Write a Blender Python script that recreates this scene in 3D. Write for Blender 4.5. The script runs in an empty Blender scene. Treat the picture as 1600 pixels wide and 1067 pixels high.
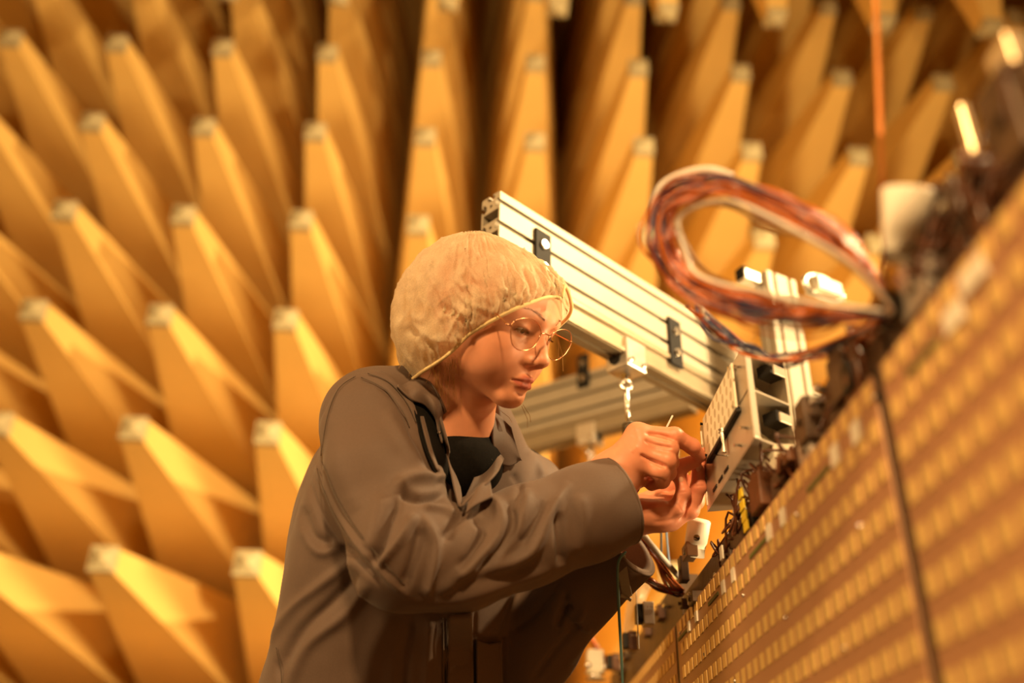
import bpy, bmesh, math, random
import numpy as np
from mathutils import Vector, Matrix

random.seed(7)
np.random.seed(7)
SC = bpy.context.scene
COL = SC.collection

# ------------------------------------------------------------------ camera
CAM_H = 0.86                                   # height of the lens above the floor
FPX = 1510.0                                   # focal length for a 1600 px wide frame
CM = np.array([[0.9987527, -0.04696484, 0.01695115],
               [-0.03817983, -0.49956781, 0.86543302],
               [0.03217668, 0.86500076, 0.50073781]])   # right, up, forward
CPOS = np.array([0.0, 0.0, CAM_H])
cam_data = bpy.data.cameras.new('camera')
cam = bpy.data.objects.new('camera', cam_data)
COL.objects.link(cam)
cam_data.sensor_width = 36.0
cam_data.lens = FPX * 36.0 / 1600.0
cam_data.clip_start = 0.02
mw = Matrix.Identity(4)
for i in range(3):
    mw[i][0] = CM[0][i]; mw[i][1] = CM[1][i]; mw[i][2] = -CM[2][i]; mw[i][3] = CPOS[i]
cam.matrix_world = mw
cam_data.dof.use_dof = True
cam_data.dof.focus_distance = 1.27
cam_data.dof.aperture_fstop = 1.6
cam_data.dof.aperture_blades = 0
SC.camera = cam

# ------------------------------------------------------------------ light
SC.view_settings.view_transform = 'Standard'
SC.view_settings.look = 'None'
SC.view_settings.exposure = 0.0
SC.view_settings.gamma = 1.0
SC.view_settings.use_curve_mapping = False
world = bpy.data.worlds.new('chamber_dark')
SC.world = world
world.use_nodes = True
world.node_tree.nodes['Background'].inputs[0].default_value = (0.9, 0.5, 0.2, 1)
world.node_tree.nodes['Background'].inputs[1].default_value = 0.02

WARM = (1.0, 0.69, 0.34)
def lamp(name, loc, target, power, size, color=WARM, spread=180):
    d = bpy.data.lights.new(name, 'AREA')
    d.energy = power; d.size = size; d.color = color; d.shape = 'DISK'
    d.spread = math.radians(spread)
    o = bpy.data.objects.new(name, d); COL.objects.link(o)
    o.location = loc
    o.rotation_euler = (Vector(target) - Vector(loc)).to_track_quat('-Z', 'Y').to_euler()
    return o
lamp('ceiling_floodlight', (2.2, 1.0, 3.4), (-1.3, 3.4, 1.5), 98, 0.16, spread=120)
lamp('low_floodlight', (3.0, 1.0, 1.0), (-0.8, 3.8, 1.7), 160, 1.4, spread=130)
lamp('work_light', (-0.15, -1.25, 2.55), (0.0, 1.3, 1.4), 92, 0.20, (1.0, 0.62, 0.27))
lamp('side_fill', (-2.4, 0.0, 1.9), (0.3, 1.2, 1.0), 64, 0.9, (1.0, 0.62, 0.27))  # added soft fill to brighten the panel front and jacket, no known fixture

# ------------------------------------------------------------------ helpers
def P(px, py, z):
    """world point seen at a photograph position, z metres along the optical axis"""
    c = np.array([(px - 800.0) / FPX, -(py - 533.5) / FPX, 1.0]) * z
    return CM.T @ c + CPOS

def V(px, py, z):
    return Vector(P(px, py, z))

def cdir(x, y, z):
    """direction given as right, up, towards the lens -> world"""
    v = CM.T @ np.array([x, y, -z])
    return v / np.linalg.norm(v)

MATS = {}
def mat(name, color, rough=0.6, metal=0.0, var=0.08, scale=40.0, bump=0.0, bscale=200.0, spec=0.5,
        sss=0.0, sheen=0.0, coat=0.0, attr=None, detail=4.0):
    if name in MATS: return MATS[name]
    m = bpy.data.materials.new(name); m.use_nodes = True
    nt = m.node_tree; b = nt.nodes['Principled BSDF']
    tc = nt.nodes.new('ShaderNodeTexCoord')
    n = nt.nodes.new('ShaderNodeTexNoise'); n.inputs['Scale'].default_value = scale; n.inputs['Detail'].default_value = detail
    nt.links.new(tc.outputs['Object'], n.inputs['Vector'])
    mr = nt.nodes.new('ShaderNodeMapRange')
    mr.inputs['From Min'].default_value = 0.3; mr.inputs['From Max'].default_value = 0.7
    mr.inputs['To Min'].default_value = 1 - var; mr.inputs['To Max'].default_value = 1 + var
    nt.links.new(n.outputs['Fac'], mr.inputs['Value'])
    mx = nt.nodes.new('ShaderNodeVectorMath'); mx.operation = 'SCALE'
    if attr:
        a = nt.nodes.new('ShaderNodeVertexColor'); a.layer_name = attr
        nt.links.new(a.outputs['Color'], mx.inputs[0])
    else:
        mx.inputs[0].default_value = color[:3]
    nt.links.new(mr.outputs['Result'], mx.inputs['Scale'])
    nt.links.new(mx.outputs['Vector'], b.inputs['Base Color'])
    b.inputs['Roughness'].default_value = rough
    b.inputs['Metallic'].default_value = metal
    b.inputs['Specular IOR Level'].default_value = spec
    b.inputs['Subsurface Weight'].default_value = sss
    if sss:
        b.inputs['Subsurface Radius'].default_value = (1.0, 0.35, 0.15); b.inputs['Subsurface Scale'].default_value = 0.006
    b.inputs['Sheen Weight'].default_value = sheen
    b.inputs['Coat Weight'].default_value = coat
    if bump:
        n2 = nt.nodes.new('ShaderNodeTexNoise'); n2.inputs['Scale'].default_value = bscale; n2.inputs['Detail'].default_value = 3
        nt.links.new(tc.outputs['Object'], n2.inputs['Vector'])
        bp = nt.nodes.new('ShaderNodeBump'); bp.inputs['Strength'].default_value = bump; bp.inputs['Distance'].default_value = 0.002
        nt.links.new(n2.outputs['Fac'], bp.inputs['Height']); nt.links.new(bp.outputs['Normal'], b.inputs['Normal'])
    MATS[name] = m
    return m

def tag(o, label=None, cat=None, group=None, kind=None):
    if label: o['label'] = label
    if cat: o['category'] = cat
    if group: o['group'] = group
    if kind: o['kind'] = kind
    return o

def empty(name, loc, label=None, cat=None, group=None, kind=None):
    o = bpy.data.objects.new(name, None); COL.objects.link(o); o.location = loc
    o.empty_display_size = 0.02
    return tag(o, label, cat, group, kind)

def link(name, me, parent=None, m=None):
    o = bpy.data.objects.new(name, me); COL.objects.link(o)
    if m is not None and not me.materials: me.materials.append(m)
    if parent is not None:
        o.parent = parent
        # meshes are written in world space: undo the parents' offsets (pure translations here)
        off = Vector((0, 0, 0)); q = parent
        while q is not None:
            off += q.location; q = q.parent
        o.location = -off
    return o

def build(name, bm, m, parent=None, smooth=False):
    me = bpy.data.meshes.new(name); bm.normal_update(); bm.to_mesh(me); bm.free()
    if smooth:
        for p in me.polygons: p.use_smooth = True
    return link(name, me, parent, m)

def mesh_np(name, verts, faces, m, parent=None, smooth=True):
    me = bpy.data.meshes.new(name)
    me.from_pydata([tuple(map(float, v)) for v in verts], [], [tuple(map(int, f)) for f in faces])
    me.update()
    if smooth: me.shade_smooth()
    return link(name, me, parent, m)

def add_box(bm, c, ax, ay, az, hx, hy, hz, bev=0.0):
    """box about c with half sizes along three axes"""
    c = Vector(c); ax = Vector(ax); ay = Vector(ay); az = Vector(az)
    vs = [bm.verts.new(c + ax * hx * i + ay * hy * j + az * hz * k) for i in (-1, 1) for j in (-1, 1) for k in (-1, 1)]
    fs = [(0, 1, 3, 2), (4, 6, 7, 5), (0, 4, 5, 1), (2, 3, 7, 6), (0, 2, 6, 4), (1, 5, 7, 3)]
    nf = [bm.faces.new([vs[i] for i in f]) for f in fs]
    if ax.cross(ay).dot(az) < 0:
        bmesh.ops.reverse_faces(bm, faces=nf)
    if bev:
        es = list({e for f in nf for e in f.edges})
        bmesh.ops.bevel(bm, geom=es, offset=bev, segments=2, affect='EDGES', profile=0.5)

XA, YA, ZA = Vector((1, 0, 0)), Vector((0, 1, 0)), Vector((0, 0, 1))

def frame_of(d):
    d = Vector(d).normalized()
    u = ZA if abs(d.z) < 0.9 else XA
    a = d.cross(u).normalized(); b = a.cross(d).normalized()
    return d, a, b

def add_tube(bm, pts, r, seg=8, cap=True, closed=False):
    """tube along points, r a number or a list"""
    pts = [Vector(p) for p in pts]; n = len(pts)
    rs = r if isinstance(r, (list, tuple)) else [r] * n
    rings = []; prev = None
    for i, p in enumerate(pts):
        if closed: t = pts[(i + 1) % n] - pts[i - 1]
        else: t = pts[min(i + 1, n - 1)] - pts[max(i - 1, 0)]
        if t.length < 1e-9: t = Vector((0, 0, 1))
        t.normalize()
        if prev is None: _, a, b = frame_of(t)
        else:
            a = prev - t * prev.dot(t)
            if a.length < 1e-6: _, a, b = frame_of(t)
            a.normalize(); b = t.cross(a)
        prev = a
        rings.append([bm.verts.new(p + (a * math.cos(2 * math.pi * k / seg) + b * math.sin(2 * math.pi * k / seg)) * rs[i]) for k in range(seg)])
    m = n if closed else n - 1
    for i in range(m):
        A, B = rings[i], rings[(i + 1) % n]
        for k in range(seg):
            bm.faces.new((A[k], A[(k + 1) % seg], B[(k + 1) % seg], B[k]))
    if cap and not closed:
        bm.faces.new(rings[0][::-1]); bm.faces.new(rings[-1])
    return rings

def add_cyl(bm, p, q, r, seg=16, r2=None):
    add_tube(bm, [p, q], [r, r if r2 is None else r2], seg)

def add_ball(bm, c, r, seg=10, sc=(1, 1, 1)):
    m = Matrix.Translation(Vector(c)) @ Matrix.Diagonal((sc[0], sc[1], sc[2], 1))
    bmesh.ops.create_uvsphere(bm, u_segments=seg, v_segments=max(4, seg // 2 + 1), radius=r, matrix=m)

def spline(pts, n, closed=False):
    """Catmull-Rom through points (any dimension)"""
    p = np.array(pts, float); out = []
    m = len(p); segs = m if closed else m - 1
    for i in range(segs):
        if closed: a, b, c, d = p[(i - 1) % m], p[i], p[(i + 1) % m], p[(i + 2) % m]
        else: a, b, c, d = p[max(i - 1, 0)], p[i], p[i + 1], p[min(i + 2, m - 1)]
        for t in np.linspace(0, 1, n, endpoint=False):
            out.append(0.5 * ((2 * b) + (c - a) * t + (2 * a - 5 * b + 4 * c - d) * t * t + (3 * b - a - 3 * c + d) * t ** 3))
    if not closed: out.append(p[-1])
    return np.array(out)
# ------------------------------------------------------------------ anechoic chamber
S = 0.5                                    # pitch of the absorbers
TIP_Y = 6.757 * S; LEN = 3.4 * S; WALL_Y = TIP_Y + LEN
X_OF = lambda c: (c - 4.576) * S
Z_OF = lambda r: (r + 7.013) * S + CAM_H
CEIL_TIP = 7.05 * S + CAM_H; CEIL_Z = CEIL_TIP + LEN
foam = mat('foam_orange', (0.80, 0.535, 0.165), 0.9, var=0.035, scale=3.0, bump=0.15, bscale=500, spec=0.15)
foam_cap = mat('foam_grey', (0.46, 0.39, 0.22), 0.9, var=0.06, scale=20, bump=0.2, bscale=300, spec=0.15)
plain = mat('chamber_lining', (0.66, 0.45, 0.15), 0.9, var=0.06, scale=2)

dark_floor = mat('floor_dark', (0.06, 0.05, 0.04), 0.8, var=0.1, scale=4)
def shell(name, c, h, m=None):
    bm = bmesh.new(); add_box(bm, c, XA, YA, ZA, *h)
    return tag(build(name, bm, m or plain), kind='structure')
XL, XR, YB = -4.2, 4.8, -3.2
wall_back = shell('wall_back', ((XL + XR) / 2, WALL_Y + .05, CEIL_Z / 2), ((XR - XL) / 2, .05, CEIL_Z / 2))
shell('wall_left', (XL - .05, (YB + WALL_Y) / 2, CEIL_Z / 2), (.05, (WALL_Y - YB) / 2, CEIL_Z / 2))
shell('wall_right', (XR + .05, (YB + WALL_Y) / 2, CEIL_Z / 2), (.05, (WALL_Y - YB) / 2, CEIL_Z / 2))
shell('wall_front', ((XL + XR) / 2, YB - .05, CEIL_Z / 2), ((XR - XL) / 2, .05, CEIL_Z / 2))
ceiling = shell('ceiling', ((XL + XR) / 2, (YB + WALL_Y) / 2, CEIL_Z + .05), ((XR - XL) / 2 + .1, (WALL_Y - YB) / 2 + .1, .05))
shell('floor', ((XL + XR) / 2, (YB + WALL_Y) / 2, -.05), ((XR - XL) / 2 + .1, (WALL_Y - YB) / 2 + .1, .05), dark_floor)

def wedge_mesh():
    a = .086 * S; h = .496 * S
    me = bpy.data.meshes.new('absorber_wedge')
    q = ((-1, -1), (1, -1), (1, 1), (-1, 1))
    vs = [(i * a, 0, j * a) for i, j in q] + [(i * h, LEN - .02, j * h) for i, j in q] + [(i * h, LEN, j * h) for i, j in q]
    fs = [(0, 1, 2, 3)] + [(k, k + 4, (k + 1) % 4 + 4, (k + 1) % 4) for k in range(4)] + [(k + 4, k + 8, (k + 1) % 4 + 8, (k + 1) % 4 + 4) for k in range(4)] + [(11, 10, 9, 8)]
    me.from_pydata(vs, [], fs); me.update(); me.materials.append(foam)
    bm = bmesh.new(); bm.from_mesh(me); bmesh.ops.recalc_face_normals(bm, faces=bm.faces); bm.to_mesh(me); bm.free()
    return me
def cap_mesh():
    a = .090 * S; d = .055 * S
    me = bpy.data.meshes.new('tip_cap')
    q = ((-1, -1), (1, -1), (1, 1), (-1, 1))
    vs = [(i * a, .004, j * a) for i, j in q] + [(i * a, -d, j * a) for i, j in q] + [(i * a * .82, -d * 1.06, j * a * .82) for i, j in q] + [(0, -d * 1.9, 0)]
    fs = [(3, 2, 1, 0)] + [(k, (k + 1) % 4, (k + 1) % 4 + 4, k + 4) for k in range(4)] + [(k + 4, (k + 1) % 4 + 4, (k + 1) % 4 + 8, k + 8) for k in range(4)] + [(k + 8, (k + 1) % 4 + 8, 12) for k in range(4)]
    me.from_pydata(vs, [], fs); me.update(); me.materials.append(foam_cap)
    bm = bmesh.new(); bm.from_mesh(me); bmesh.ops.recalc_face_normals(bm, faces=bm.faces); bm.to_mesh(me); bm.free()
    return me
WEDGE, CAP = wedge_mesh(), cap_mesh()
def wedge(parent, loc, rx=0.0):
    o = bpy.data.objects.new('absorber_wedge', WEDGE); COL.objects.link(o)
    o.parent = parent; o.location = loc; o.rotation_euler = (rx, 0, random.uniform(-.004, .004) if not rx else 0)
    c = bpy.data.objects.new('tip_cap', CAP); COL.objects.link(c); c.parent = o
for c in range(-1, 13):
    for r in range(-8, 4):
        wedge(wall_back, (X_OF(c), TIP_Y, Z_OF(r)))
# hanging absorbers along the edge of the ceiling
for j in range(2):
    for i in range(-4, 8):
        p = P(872 + 171.5 * i, 4 + 6.5 * i, 8.77 * S)
        wedge(ceiling, (p[0], 6.05 * S - j * S, CEIL_TIP), math.pi / 2)
# ------------------------------------------------------------------ antenna panel, three modules in one plane
K = 0.88
PX = 0.351 * K                             # plane of the front faces
TOPZ = 0.414 * K + CAM_H
PITY, PITZ = 0.0293 * K, 0.0371 * K
panel_m = mat('panel_copper_lacquer', (0.45, 0.235, 0.118), 0.45, metal=0.2, var=0.07, scale=9)
patch_m = mat('patch_gold', (0.80, 0.56, 0.20), 0.42, metal=0.3, var=0.06, scale=60)
back_m = mat('backplane_brown', (0.085, 0.045, 0.02), 0.5, var=0.3, scale=60, bump=0.3, bscale=150)
white_m = mat('sticker_white', (0.85, 0.8, 0.66), 0.5, var=0.04)
green_m = mat('mark_green', (0.13, 0.14, 0.03), 0.6)
dark_m = mat('plastic_black', (0.012, 0.010, 0.008), 0.5, spec=0.25)
brown_m = mat('component_brown', (0.06, 0.027, 0.011), 0.45, var=0.3, scale=90)
rust_m = mat('component_rust', (0.12, 0.042, 0.013), 0.4, var=0.3, scale=90)
steel_m = mat('steel_bright', (0.80, 0.78, 0.74), 0.22, metal=1.0, var=0.05)
grey_m = mat('component_grey', (0.50, 0.44, 0.36), 0.4, metal=0.5, var=0.15)
yellow_m = mat('tape_yellow', (0.85, 0.62, 0.03), 0.45)
copper_m = mat('wire_copper', (0.40, 0.090, 0.016), 0.25, metal=0.3, var=0.25, scale=60, coat=0.6)
orange_w = mat('wire_orange', (0.60, 0.150, 0.016), 0.25, var=0.15, coat=0.4)
blue_w = mat('wire_blue', (0.030, 0.036, 0.095), 0.35, var=0.15, coat=0.15)
white_w = mat('wire_white', (0.72, 0.68, 0.60), 0.3, coat=0.3)

def patch_mesh(w, h, d=.0006):
    me = bpy.data.meshes.new('patch')
    bm = bmesh.new(); add_box(bm, (0, 0, 0), XA, YA, ZA, d, w / 2, h / 2); bm.to_mesh(me); bm.free()
    me.materials.append(patch_m); return me
PATCH = patch_mesh(.0180 * K, .0185 * K)
SEAMS = (0.740 * K, 1.66 * K)
MODW = SEAMS[1] - SEAMS[0]
mod_labels = ('perforated antenna panel module closest to the lens with the widest blurred gold patches',
              'middle antenna panel module between the two vertical seams under the grey electronics box',
              'farthest antenna panel module with black connectors along its top edge, below the left cuff')
modules = []
for mi in range(3):
    y0 = SEAMS[0] + (mi - 1) * MODW; y1 = y0 + MODW
    y0 += .0085; y1 -= .0065
    root = empty('antenna_panel', (PX + .02, (y0 + y1) / 2, .25), mod_labels[mi], 'antenna panel', 'antenna panel modules')
    modules.append((root, y0, y1))
    bm = bmesh.new(); add_box(bm, (PX + .006, (y0 + y1) / 2, (TOPZ + .25) / 2), XA, YA, ZA, .006, (y1 - y0) / 2, (TOPZ - .25) / 2, .0015)
    build('face_plate', bm, panel_m, root)
    zt = (.462 if mi < 2 else .505) * K + CAM_H
    bm = bmesh.new(); add_box(bm, (PX + .028, (y0 + y1) / 2, (zt + .25) / 2), XA, YA, ZA, .014, (y1 - y0) / 2 + .002, (zt - .25) / 2)
    build('back_plate', bm, back_m, root)
    if mi < 2:
        bm = bmesh.new(); add_box(bm, (PX + .0035, y1 + .0075, (TOPZ + .25) / 2), XA, YA, ZA, .002, .0074, (TOPZ - .25) / 2); build('seam_shade', bm, dark_m, root)  # black strip standing in for the shade inside the open gap
    # gold patches: one part each for the rows in view, the rest joined
    ph = {0: .7151, 1: .7649, 2: 1.7216}[mi] * K
    ys = [ph + k * PITY for k in range(-60, 60) if y0 + .008 < ph + k * PITY < y1 - .008]
    rest = bmesh.new()
    for r in range(24):
        z = .4010 * K - r * PITZ + CAM_H
        for y in ys:
            if r < 9:
                o = bpy.data.objects.new('patch', PATCH); COL.objects.link(o); o.parent = root
                o.location = Vector((PX - .0004, y, z)) - root.location
            else:
                add_box(rest, (PX - .0004, y, z), XA, YA, ZA, .0006, .009 * K, .009 * K)
    o = build('patch_field', rest, patch_m, root); o['kind'] = 'stuff'

def on_panel(px, py, dx=0.0):
    d = CM.T @ np.array([(px - 800) / FPX, -(py - 533.5) / FPX, 1.0])
    t = (PX + dx) / d[0]
    return d * t + CPOS

def mod_at(y):
    for r in modules:
        if r[1] - .01 <= y <= r[2] + .01: return r[0]
    return modules[0][0]
# white stickers and green marks on the panel front
for px, py, w, h in ((1076.5, 935, .012, .016), (1088, 963.5, .012, .014), (1076, 979, .012, .014), (1145.5, 898.5, .013, .016), (1130, 917.5, .013, .016),
                     (1127.5, 864, .012, .017), (1223, 808, .014, .017), (1201.5, 832, .014, .017), (1338, 675, .018, .018), (1305, 711, .018, .018), (1520, 430, .03, .016), (1490, 495, .025, .016)):
    w_ = on_panel(px, py, -.0012)
    bm = bmesh.new(); add_box(bm, w_, XA, YA, ZA, .0012, w / 2, h / 2)
    build('label_sticker', bm, white_m, mod_at(w_[1]))
for a, b in (((1172, 872), (1197, 840)), ((1107, 945), (1122, 926)), ((1060, 1000), (1075, 982)), ((1262, 768), (1295, 728)), ((1418, 590), (1465, 525))):
    A, B = on_panel(*a, -.0006), on_panel(*b, -.0006); A[2] = B[2] = (A[2] + B[2]) / 2
    bm = bmesh.new(); add_box(bm, (A + B) / 2, XA, YA, ZA, .0008, abs(A[1] - B[1]) / 2, .0022)
    build('green_mark', bm, green_m, mod_at(A[1]))
# small bright rivets
rng = random.Random(5)
for k in range(14):
    y = .75 * K + k * .07; z = TOPZ - .02 - (k * 37 % 11) * .02
    bm = bmesh.new(); add_ball(bm, (PX, y, z), .0026, 8); build('rivet', bm, steel_m, mod_at(y), True)

# crowded upper edge: connectors, brackets, small parts
def clutter(root, y0, y1, n, zb, seed, hmax):
    rg = random.Random(seed)
    for k in range(n):
        w = rg.uniform(.006, .022); y = rg.uniform(y0 + w * 1.2, y1 - w * 1.2); h = rg.uniform(.008, hmax); d = rg.uniform(.006, .014)
        x = PX + rg.uniform(.008, .05)
        m = rg.choice((dark_m, brown_m, brown_m, back_m, rust_m, rust_m, dark_m, back_m, brown_m, grey_m))
        bm = bmesh.new()
        z = zb + h * .5 + rg.uniform(-.025, .006)
        add_box(bm, (x, y, z), XA, YA, ZA, d, w, h * .62, .0015)
        if rg.random() < .6: add_box(bm, (x - d * .3, y + w * .4, z + h * .62), XA, YA, ZA, d * .5, w * .35, h * .25)
        if rg.random() < .5: add_cyl(bm, (x - d - .004, y, z), (x - d, y, z), w * .35, 8)
        build(rg.choice(('connector_block', 'terminal_block', 'relay_block')), bm, m, root)
    for k in range(n // 4):
        y = rg.uniform(y0, y1); z = zb + rg.uniform(-.015, .03)
        bm = bmesh.new(); add_cyl(bm, (PX + .002, y, z), (PX + .02, y + .004, z), .0045, 10); build('screw_head', bm, steel_m, root, True)
B0 = TOPZ + .012
clutter(modules[0][0], .32, SEAMS[0] - .02, 34, B0 + .02, 3, .055)
clutter(modules[1][0], SEAMS[0] + .02, 1.02, 26, B0 + .012, 4, .04)
clutter(modules[1][0], 1.02, SEAMS[1] - .02, 14, B0 + .002, 8, .022)
clutter(modules[2][0], SEAMS[1] + .08, SEAMS[1] + .75, 10, B0 + .05, 6, .02)
tangle_m = mat('wire_tangle', (0.10, 0.03, 0.010), 0.35, var=0.4, scale=90)
# matted wire along the top edge
rg = random.Random(11)
for (a, b, n, root) in ((.34, SEAMS[0] - .02, 26, modules[0][0]), (SEAMS[0] + .01, 1.22, 24, modules[1][0])):
    bm = bmesh.new()
    for k in range(n):
        y = rg.uniform(a, b - .08); L = rg.uniform(.06, .16)
        pts = []
        for t in np.linspace(0, 1, 6):
            pts.append((PX + rg.uniform(-.004, .035), min(b, y + L * t), TOPZ + rg.uniform(.008, .075)))
        add_tube(bm, spline(pts, 4), .0016, 5)
    build('wire_tangle', bm, tangle_m, root, True)
# two black connectors with pale sockets on the far module, seen at the photograph's bottom edge
for px, py, z, s in ((1012, 960, 1.47, 1.0), (988, 1002, 1.62, .9), (962, 1035, 1.86, .9)):
    c = P(px, py, z)
    bm = bmesh.new(); add_box(bm, c, XA, YA, ZA, .008 * s, .012 * s, .017 * s, .001)
    h = build('edge_connector', bm, grey_m if s == 1 else rust_m, modules[2][0])
    bm = bmesh.new(); add_box(bm, c + np.array([-.012 * s, .004, .001]), XA, YA, ZA, .006 * s, .01 * s, .014 * s, .001)
    build('connector_hood', bm, dark_m, h)
    bm = bmesh.new()
    for q in range(4): add_cyl(bm, c + np.array([-.002 + .004 * q, -.013 * s, .008 * s]), c + np.array([-.002 + .004 * q, -.0145 * s, .008 * s]), .001, 6)
    build('contact_pin', bm, steel_m, h)
# ------------------------------------------------------------------ aluminium frame
alu = mat('aluminium_anodised', (0.37, 0.325, 0.245), 0.5, metal=0.25, var=0.04, scale=30)
alu_rail = mat('aluminium_rail', (0.32, 0.26, 0.17), 0.4, metal=0.5, var=0.06, scale=30)
zinc = mat('zinc_plated', (0.75, 0.70, 0.60), 0.3, metal=0.8, var=0.1, scale=80)
bolt_m = mat('bolt_steel', (0.72, 0.68, 0.60), 0.25, metal=1.0)
bracket_m = mat('bracket_black', (0.010, 0.009, 0.008), 0.6, spec=0.15)

def slot_profile(nw, nh, cell, g=.0045, dep=.011):
    """outline of a T slot extrusion nw x nh cells, walked counter-clockwise from (0,0)"""
    W, H = nw * cell, nh * cell
    def side(n, fn):
        out = []
        for i in range(n):
            c = (i + .5) * cell
            for u, v in ((c - g, 0), (c - g, .0022), (c - g * 2.0, .003), (c - g * 2.0, .006), (c - g * .9, dep), (c + g * .9, dep), (c + g * 2.0, .006), (c + g * 2.0, .003), (c + g, .0022), (c + g, 0)):
                out.append(fn(u, v))
        return out
    b = .0015
    p = [(b, 0)] + side(nw, lambda u, v: (u, v)) + [(W - b, 0), (W, b)] + side(nh, lambda u, v: (W - v, u)) + [(W, H - b), (W - b, H)]
    p += side(nw, lambda u, v: (W - u, H - v)) + [(b, H), (0, H - b)] + side(nh, lambda u, v: (v, H - u)) + [(0, b)]
    return p

def extrude(bm, prof, o, ax, ay, az, L, holes=()):
    """prof in (ax, ay) from o, extruded L along az, with hollow chambers"""
    o, ax, ay, az = Vector(o), Vector(ax), Vector(ay), Vector(az)
    at = lambda u, v, w: bm.verts.new(o + ax * u + ay * v + az * w)
    loops = [prof] + list(holes); ends = [[], []]; allf = []
    for lp in loops:
        A = [at(u, v, 0) for u, v in lp]; B = [at(u, v, L) for u, v in lp]; n = len(lp)
        for k in range(n): allf.append(bm.faces.new((A[k], A[(k + 1) % n], B[(k + 1) % n], B[k])))
        for e, R_ in ((0, A), (1, B)):
            for k in range(n): ends[e].append(bm.edges.get((R_[k], R_[(k + 1) % n])))
    for e in ends:
        bmesh.ops.triangle_fill(bm, use_beauty=True, use_dissolve=False, edges=e)
    bmesh.ops.recalc_face_normals(bm, faces=bm.faces)

def chambers(nw, nh, cell):
    hs = []
    for i in range(nw):
        for j in range(nh):
            x, y = (i + .5) * cell, (j + .5) * cell
            hs.append([(x + .0032 * math.cos(t), y + .0032 * math.sin(t)) for t in [2 * math.pi * k / 10 for k in range(10)]])
    for j in range(nh - 1):      # wide chamber between two cells
        y = (j + 1) * cell
        hs.append([(.0035, y - .0095), (nw * cell - .0035, y - .0095), (nw * cell - .0035, y + .0095), (.0035, y + .0095)])
    return hs

U1 = Vector((.747, .664, 0)).normalized(); N1 = Vector((.664, -.747, 0)).normalized()      # long beam: direction, visible face normal
frame = empty('aluminium_frame', (0.6, 2.2, 1.0), 'slotted aluminium profile frame with black brackets, a long beam running behind the head', 'frame')
top = V(782, 297, 1.52)                                     # near upper corner of the visible face
CELL = .042
BH = 3 * CELL
def beam(name, corner, n, u, L, parent, nw=1):
    bm = bmesh.new()
    o = corner - Vector(n) * (nw * CELL) - ZA * BH
    extrude(bm, slot_profile(nw, 3, CELL), o, n, ZA, u, L, chambers(nw, 3, CELL))
    return build(name, bm, alu, parent)
beam('beam', top, N1, U1, 1.16, frame)
def rail(corner, n, u, L, parent):
    """C shaped guide rail screwed under a beam; corner = lower visible edge of the beam"""
    w, h, t = .036, .048, .003
    pr = [(0, 0), (.015, 0), (.015, t), (w - .015, t), (w - .015, 0), (w, 0), (w, h), (w - t, h), (w - t, h - t * 3), (t, h - t * 3), (t, h), (0, h)]
    bm = bmesh.new()
    extrude(bm, pr, corner - Vector(n) * (w + .003) - ZA * (h + .0005), n, ZA, u, L)
    r = build('guide_rail', bm, alu_rail, parent)
    bm = bmesh.new()
    add_box(bm, corner - Vector(n) * .0012 + u * L * .5 - ZA * .006, u, n, ZA, L * .5, .0035, .0045, .001)
    add_box(bm, corner - Vector(n) * .0012 + u * L * .5 - ZA * .043, u, n, ZA, L * .5, .0030, .0035, .001)
    build('rail_lip', bm, alu_rail, r)
    return r
rail(top - ZA * BH + U1 * .004, N1, U1, 1.15, frame)

def bracket(c, u, n, parent, h=.048, w=.017):
    bm = bmesh.new(); add_box(bm, c + n * .0025, u, n, ZA, w, .0025, h, .0008)
    b = build('joint_plate', bm, bracket_m, parent)
    for s in (-1, 1):
        q = c + n * .005 + ZA * s * h * .45
        bm = bmesh.new(); add_cyl(bm, q, q + n * .0045, .0072, 12); add_cyl(bm, q + n * .0045, q + n * .006, .0045, 6)
        build('bolt', bm, bolt_m, b)
def on_beam(px, py, corner, n):
    d = V(px, py, 1) - Vector(CPOS); t = (corner - Vector(CPOS)).dot(n) / d.dot(n)
    return Vector(CPOS) + d * t
bracket(on_beam(846, 402, top, N1), U1, N1, frame)
bracket(on_beam(1053, 536, top, N1), U1, N1, frame)

# second beam, square to the first and farther back
U2 = Vector((-.80, .60, 0)).normalized(); N2 = Vector((-.60, -.80, 0)).normalized()
c2 = V(1012, 552, 2.36)
beam('beam', c2 - U2 * .10, N2, U2, .95, frame)
rail(c2 - U2 * .10 - ZA * BH, N2, U2, .94, frame)
bracket(on_beam(912, 580, c2, N2), U2, N2, frame)

# upright behind the panel
up = V(1197, 421, 1.86)
nu = Vector((.45, -.89, 0)).normalized(); uu = Vector((.89, .45, 0)).normalized()
bm = bmesh.new()
extrude(bm, slot_profile(2, 1, CELL * .92), up - ZA * (up.z - .02), uu, -nu, ZA, up.z - .02, chambers(2, 1, CELL * .92)[:2])
build('post', bm, alu, frame)
# corner fitting beside the head of the upright
c = V(1287, 452, 1.86)
bm = bmesh.new(); add_box(bm, c, uu, nu, ZA, .034, .018, .016, .004); add_tube(bm, [c + uu * (.05 * math.cos(t)) + ZA * (.026 * math.sin(t)) for t in np.linspace(0, 6.283, 24, endpoint=False)], .006, 8, closed=True)
build('clamp_fitting', bm, zinc, frame)
c = V(1170, 436, 1.86)
bm = bmesh.new(); add_box(bm, c, uu, nu, ZA, .022, .014, .012, .003); h = build('clamp_fitting', bm, zinc, frame)
bm = bmesh.new(); add_box(bm, c - uu * .016 + ZA * .005, uu, nu, ZA, .008, .012, .014, .004); build('rubber_stop', bm, bracket_m, h)

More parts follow.
